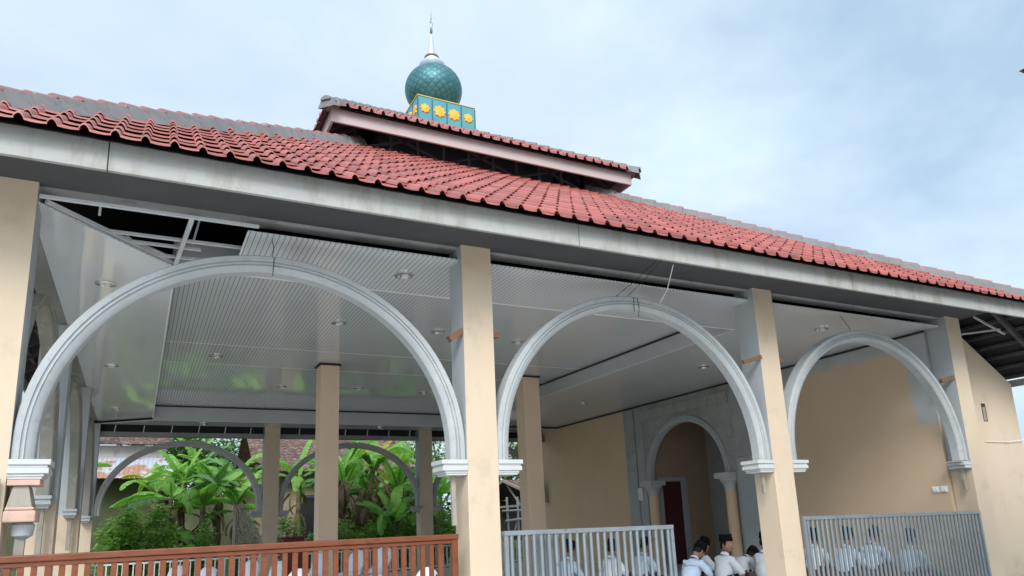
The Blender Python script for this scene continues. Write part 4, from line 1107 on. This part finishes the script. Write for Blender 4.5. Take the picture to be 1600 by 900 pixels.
def tiles_small(m, x0, x1, y0, z0, y1, z1, tw=.33, rows=14, mi=0):
    nc = int((x1-x0)/tw)
    for i in range(rows):
        ta, tb = i/rows, (i+1)/rows+.02
        for j in range(nc):
            xa = x0+(x1-x0)*j/nc; xb = x0+(x1-x0)*(j+1)/nc; xm = xa+(xb-xa)*.3
            ya, yb = y0+(y1-y0)*ta, y0+(y1-y0)*tb; za, zb_ = z0+(z1-z0)*ta, z0+(z1-z0)*tb
            lift = .06
            m.add([(xa,ya,za+lift),(xm,ya,za+lift+.08),(xb,ya,za+lift),(xb,yb,zb_),(xm,yb,zb_+.08),(xa,yb,zb_),(xa,ya,za-.02),(xb,ya,za-.02)],[(0,1,4,5),(1,2,3,4),(6,7,2,1,0)],mi)
# left shed house with rusty tin roof
M['palewall'] = surf('pale_pinkish_wall', (.52,.47,.45), (.45,.40,.39), 1.5, .8, (.34,.28,.26), 3, (.58,.7), .1, 20)
h1 = empty('tin_roofed_house', U((-1.5,39,-CAMZ/S)), 'low mossy house with rusty tin lean-to roof behind the left far arch', 'house')
G0 = -CAMZ/S
m = MB(); m.box(-7,1.2,39.2,39.5,G0,2.9); m.build('wall', M['mossy'], h1)
m = MB(); m.box(-7,1.15,40.75,46,G0,4.62); m.build('upper_wall', M['palewall'], h1)
m = MB(); nn = 90
for i in range(nn):
    xa = -7.4+9.0*i/nn; xb = -7.4+9.0*(i+1)/nn; zz_ = .03 if i % 2 else 0; z2 = .03-zz_
    m.add([(xa,37.8,2.78+zz_),(xb,37.8,2.78+z2),(xb,40.6,3.98+z2),(xa,40.6,3.98+zz_)],[(0,1,2,3)])
m.add([(-7.4,37.82,2.76),(1.6,37.82,2.76),(1.6,40.58,3.95),(-7.4,40.58,3.95)],[(3,2,1,0)],1)
m.build('tin_roof', [M['tin'],M['deck']], h1)
m = MB(); tiles_small(m,-7.4,1.4,40.2,4.66,44,6.6); m.add([(-7.4,40.2,4.6),(1.4,40.2,4.6),(1.4,44,6.55),(-7.4,44,6.55)],[(3,2,1,0)],1); m.build('tile_roof', [M['oldtile'],M['deck']], h1)
# pale yellow garden wall with stepped pillars
yw = empty('garden_wall', U((2,37,G0)), 'pale yellow garden wall with stepped pillars behind the banana plants', 'wall')
m = MB(); m.box(.75,2.3,37.0,37.25,G0,1.45); m.box(2.3,3.4,36.9,37.3,G0,2.25); m.box(3.4,4.3,37.0,37.25,G0,1.75); m.build('wall', M['ywall'], yw, bevel=.01)
# house with window
h2 = empty('tiled_house', U((9,42,G0)), 'stained cream house with brown tiled roof and blue framed window', 'house')
m = MB(); m.box(4.9,13.0,40.0,48,G0,3.3); m.build('wall', M['hwall'], h2)
wn_ = MB(); wn_.box(7.6,7.78,39.93,39.998,G0+.6,1.95); wn_.box(8.9,9.08,39.93,39.998,G0+.6,1.95); wn_.box(7.78,8.9,39.93,39.998,1.80,1.95); wf = wn_.build('window', M['bluegrey'], h2)
k = MB(); k.box(7.78,8.9,39.97,39.995,G0+.6,1.80); k.build('pane', M['black'], wf)
m = MB(); tiles_small(m,5.2,13.6,38.7,3.15,43.6,6.1,.34,16); m.add([(5.2,38.72,3.08),(13.6,38.72,3.08),(13.6,43.6,6.05),(5.2,43.6,6.05)],[(3,2,1,0)],1)
m.add([(5.2,48.5,3.1),(13.6,48.5,3.1),(13.6,43.6,6.1),(5.2,43.6,6.1)],[(0,1,2,3)],0)
m.build('roof', [M['oldtile'],M['deck']], h2)
m = MB(); m.bar((13.62,38.65,3.2),(13.62,43.6,6.2),.2,.25); m.build('gable_edge', M['oldtile'], h2)
# timber shed
h3 = empty('timber_shed', U((21.7,38,G0)), 'open timber shed with small brown tiled gable roof right of the inner pillar', 'shed')
m = MB(); tiles_small(m,19.0,24.5,34.5,1.42,38.0,2.40,.3,10); m.add([(19,34.5,1.37),(24.5,34.5,1.37),(24.5,38,2.35),(19,38,2.35)],[(3,2,1,0)],1); m.add([(19,41.5,1.42),(24.5,41.5,1.42),(24.5,38,2.40),(19,38,2.40)],[(0,1,2,3)],1)
m.build('roof', [M['oldtile'],M['deck']], h3)
for x in (19.3,21.8,24.2):
    for y in (34.9,41.2):
        m = MB(); m.bar((x,y,G0),(x,y,1.5),.13); m.build('post', M['plank'], h3)
m = MB(); m.bar((19.1,34.8,.95),(24.3,34.8,1.0),.12); m.bar((19.3,34.9,.95),(19.3,41.2,.95),.12); m.bar((18.97,34.4,1.42),(18.97,38.05,2.44),.07,.16); m.bar((18.97,41.6,1.42),(18.97,38.05,2.44),.07,.16); m.bar((19.2,36.4,.95),(19.2,38,2.2),.08); m.build('beam', M['plank'], h3)
m = MB(); m.box(19.3,24.2,41.25,41.35,G0,1.4); m.box(20.6,20.7,35.2,41.2,G0,1.3); m.build('back_wall', M['rafter'], h3)
bs = empty('pole_stand', U((17.3,33.6,G0)), 'pale stripped pole stand in front of the timber shed', 'pole stand')
m = MB()
for x, t_ in ((17.0,.0),(17.55,.06)): m.tube([(x,33.6,G0),(x-.06+t_,33.6,1.32)],.06,8)
m.tube([(16.8,33.55,.12),(17.8,33.55,.20)],.06,8); m.tube([(17.02,33.6,-1.2),(17.5,33.6,.1)],.045,8); m.tube([(16.6,33.5,.62),(19.0,33.7,.66)],.05,8)
m.build('poles', M['capital'], bs, smooth=60)
# neighbour house: only its eave corner shows at the right edge of the photo
h4 = empty('neighbour_house', (9.0,-1.0,0), 'dark eave corner of a neighbouring house at the right edge of the photo', 'house')
cx_, cy_, cz_ = 6.02, 2.60, 4.93
m = MB(False); m.box(cx_+.02,cx_+6,cy_-8,cy_-.02,cz_-.02,cz_+.0); m.hexa([(cx_,cy_-8,cz_),(cx_+6,cy_-8,cz_),(cx_+6,cy_,cz_),(cx_,cy_,cz_),(cx_+2.9,cy_-5,cz_+1.7),(cx_+3.1,cy_-5,cz_+1.7),(cx_+3.1,cy_-3,cz_+1.7),(cx_+2.9,cy_-3,cz_+1.7)],1)
m.build('roof', [M['deck'],M['oldtile']], h4)
m = MB(False); m.box(cx_+1.0,cx_+5.5,cy_-7.2,cy_-.9,0,cz_-.03); m.build('wall', M['beige'], h4)

# ------------------------------------------------------------------ light
SUN_EL, SUN_AZ = R(40), R(208)       # azimuth of the sun measured from +Y clockwise
sd = Vector((math.sin(SUN_AZ)*math.cos(SUN_EL), math.cos(SUN_AZ)*math.cos(SUN_EL), math.sin(SUN_EL)))
sl = bpy.data.lights.new('sun','SUN'); sl.energy = 1.5; sl.angle = R(28); sl.color = (1,.955,.89)
so = bpy.data.objects.new('sun', sl); COL.objects.link(so); so.rotation_euler = (-sd).to_track_quat('-Z','Y').to_euler()
so.location = sd*50
W = bpy.data.worlds.new('World'); SC.world = W; W.use_nodes = True
nt = W.node_tree; bg = nt.nodes['Background']
sky = nd(nt,'ShaderNodeTexSky',sky_type='NISHITA'); sky.sun_disc = False; sky.sun_elevation = SUN_EL; sky.sun_rotation = SUN_AZ
sky.dust_density = 1.5; sky.air_density = 1.0
tc = nd(nt,'ShaderNodeTexCoord'); sp_ = nd(nt,'ShaderNodeSeparateXYZ'); lk(nt, tc.outputs['Generated'], sp_.inputs[0])
az_ = nd(nt,'ShaderNodeMath',operation='ADD'); lk(nt, sp_.outputs[2], az_.inputs[0]); az_.inputs[1].default_value = .35
mx_ = nd(nt,'ShaderNodeMath',operation='MAXIMUM'); lk(nt, az_.outputs[0], mx_.inputs[0]); mx_.inputs[1].default_value = .1
dv = nd(nt,'ShaderNodeVectorMath',operation='DIVIDE'); lk(nt, tc.outputs['Generated'], dv.inputs[0])
cmb = nd(nt,'ShaderNodeCombineXYZ'); 
for i in range(3): lk(nt, mx_.outputs[0], cmb.inputs[i])
lk(nt, cmb.outputs[0], dv.inputs[1])
n1 = noise(nt, 1.3, 6, .55, vec=dv.outputs[0], stretch=(1,1.15,1), dist=.35)
n2 = noise(nt, .9, 5, .55, vec=dv.outputs[0], stretch=(1.15,1,1), dist=.3)
n3 = noise(nt, 3.4, 6, .6, vec=dv.outputs[0], stretch=(1,1.1,1), dist=.35)
blue = mixc(nt, .7, sky.outputs[0], (4.3,5.75,7.25))
grey = mixc(nt, ramp(nt, n3, .35, .65), (4.6,5.6,6.8), (5.0,6.1,7.2))
white = mixc(nt, ramp(nt, n3, .40, .62), (5.3,6.7,7.6), (6.0,7.0,7.7))
base_ = mixc(nt, ramp(nt, n1, .36, .60), blue, white)
full = mixc(nt, ramp(nt, n2, .50, .66), base_, grey)
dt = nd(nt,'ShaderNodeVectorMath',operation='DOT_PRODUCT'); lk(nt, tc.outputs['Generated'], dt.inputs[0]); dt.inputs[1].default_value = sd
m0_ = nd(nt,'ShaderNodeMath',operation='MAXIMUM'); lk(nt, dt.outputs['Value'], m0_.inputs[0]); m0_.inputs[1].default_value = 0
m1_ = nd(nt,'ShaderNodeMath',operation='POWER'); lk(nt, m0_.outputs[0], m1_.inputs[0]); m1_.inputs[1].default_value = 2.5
m2_ = nd(nt,'ShaderNodeMath',operation='MULTIPLY_ADD'); lk(nt, m1_.outputs[0], m2_.inputs[0]); m2_.inputs[1].default_value = 1.6; m2_.inputs[2].default_value = 1.06  # extra sky brightness toward the unseen sun, added to light front and interior
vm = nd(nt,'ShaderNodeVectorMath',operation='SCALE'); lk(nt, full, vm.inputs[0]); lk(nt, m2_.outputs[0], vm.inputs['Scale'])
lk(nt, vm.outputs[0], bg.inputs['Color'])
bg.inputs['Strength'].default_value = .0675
SC.view_settings.view_transform = 'Standard'; SC.view_settings.look = 'None'; SC.view_settings.exposure = 1.0; SC.view_settings.gamma = 1
SC.render.engine = 'CYCLES'
try:
    SC.cycles.max_bounces = 12; SC.cycles.diffuse_bounces = 8; SC.cycles.use_denoising = True
except Exception: pass
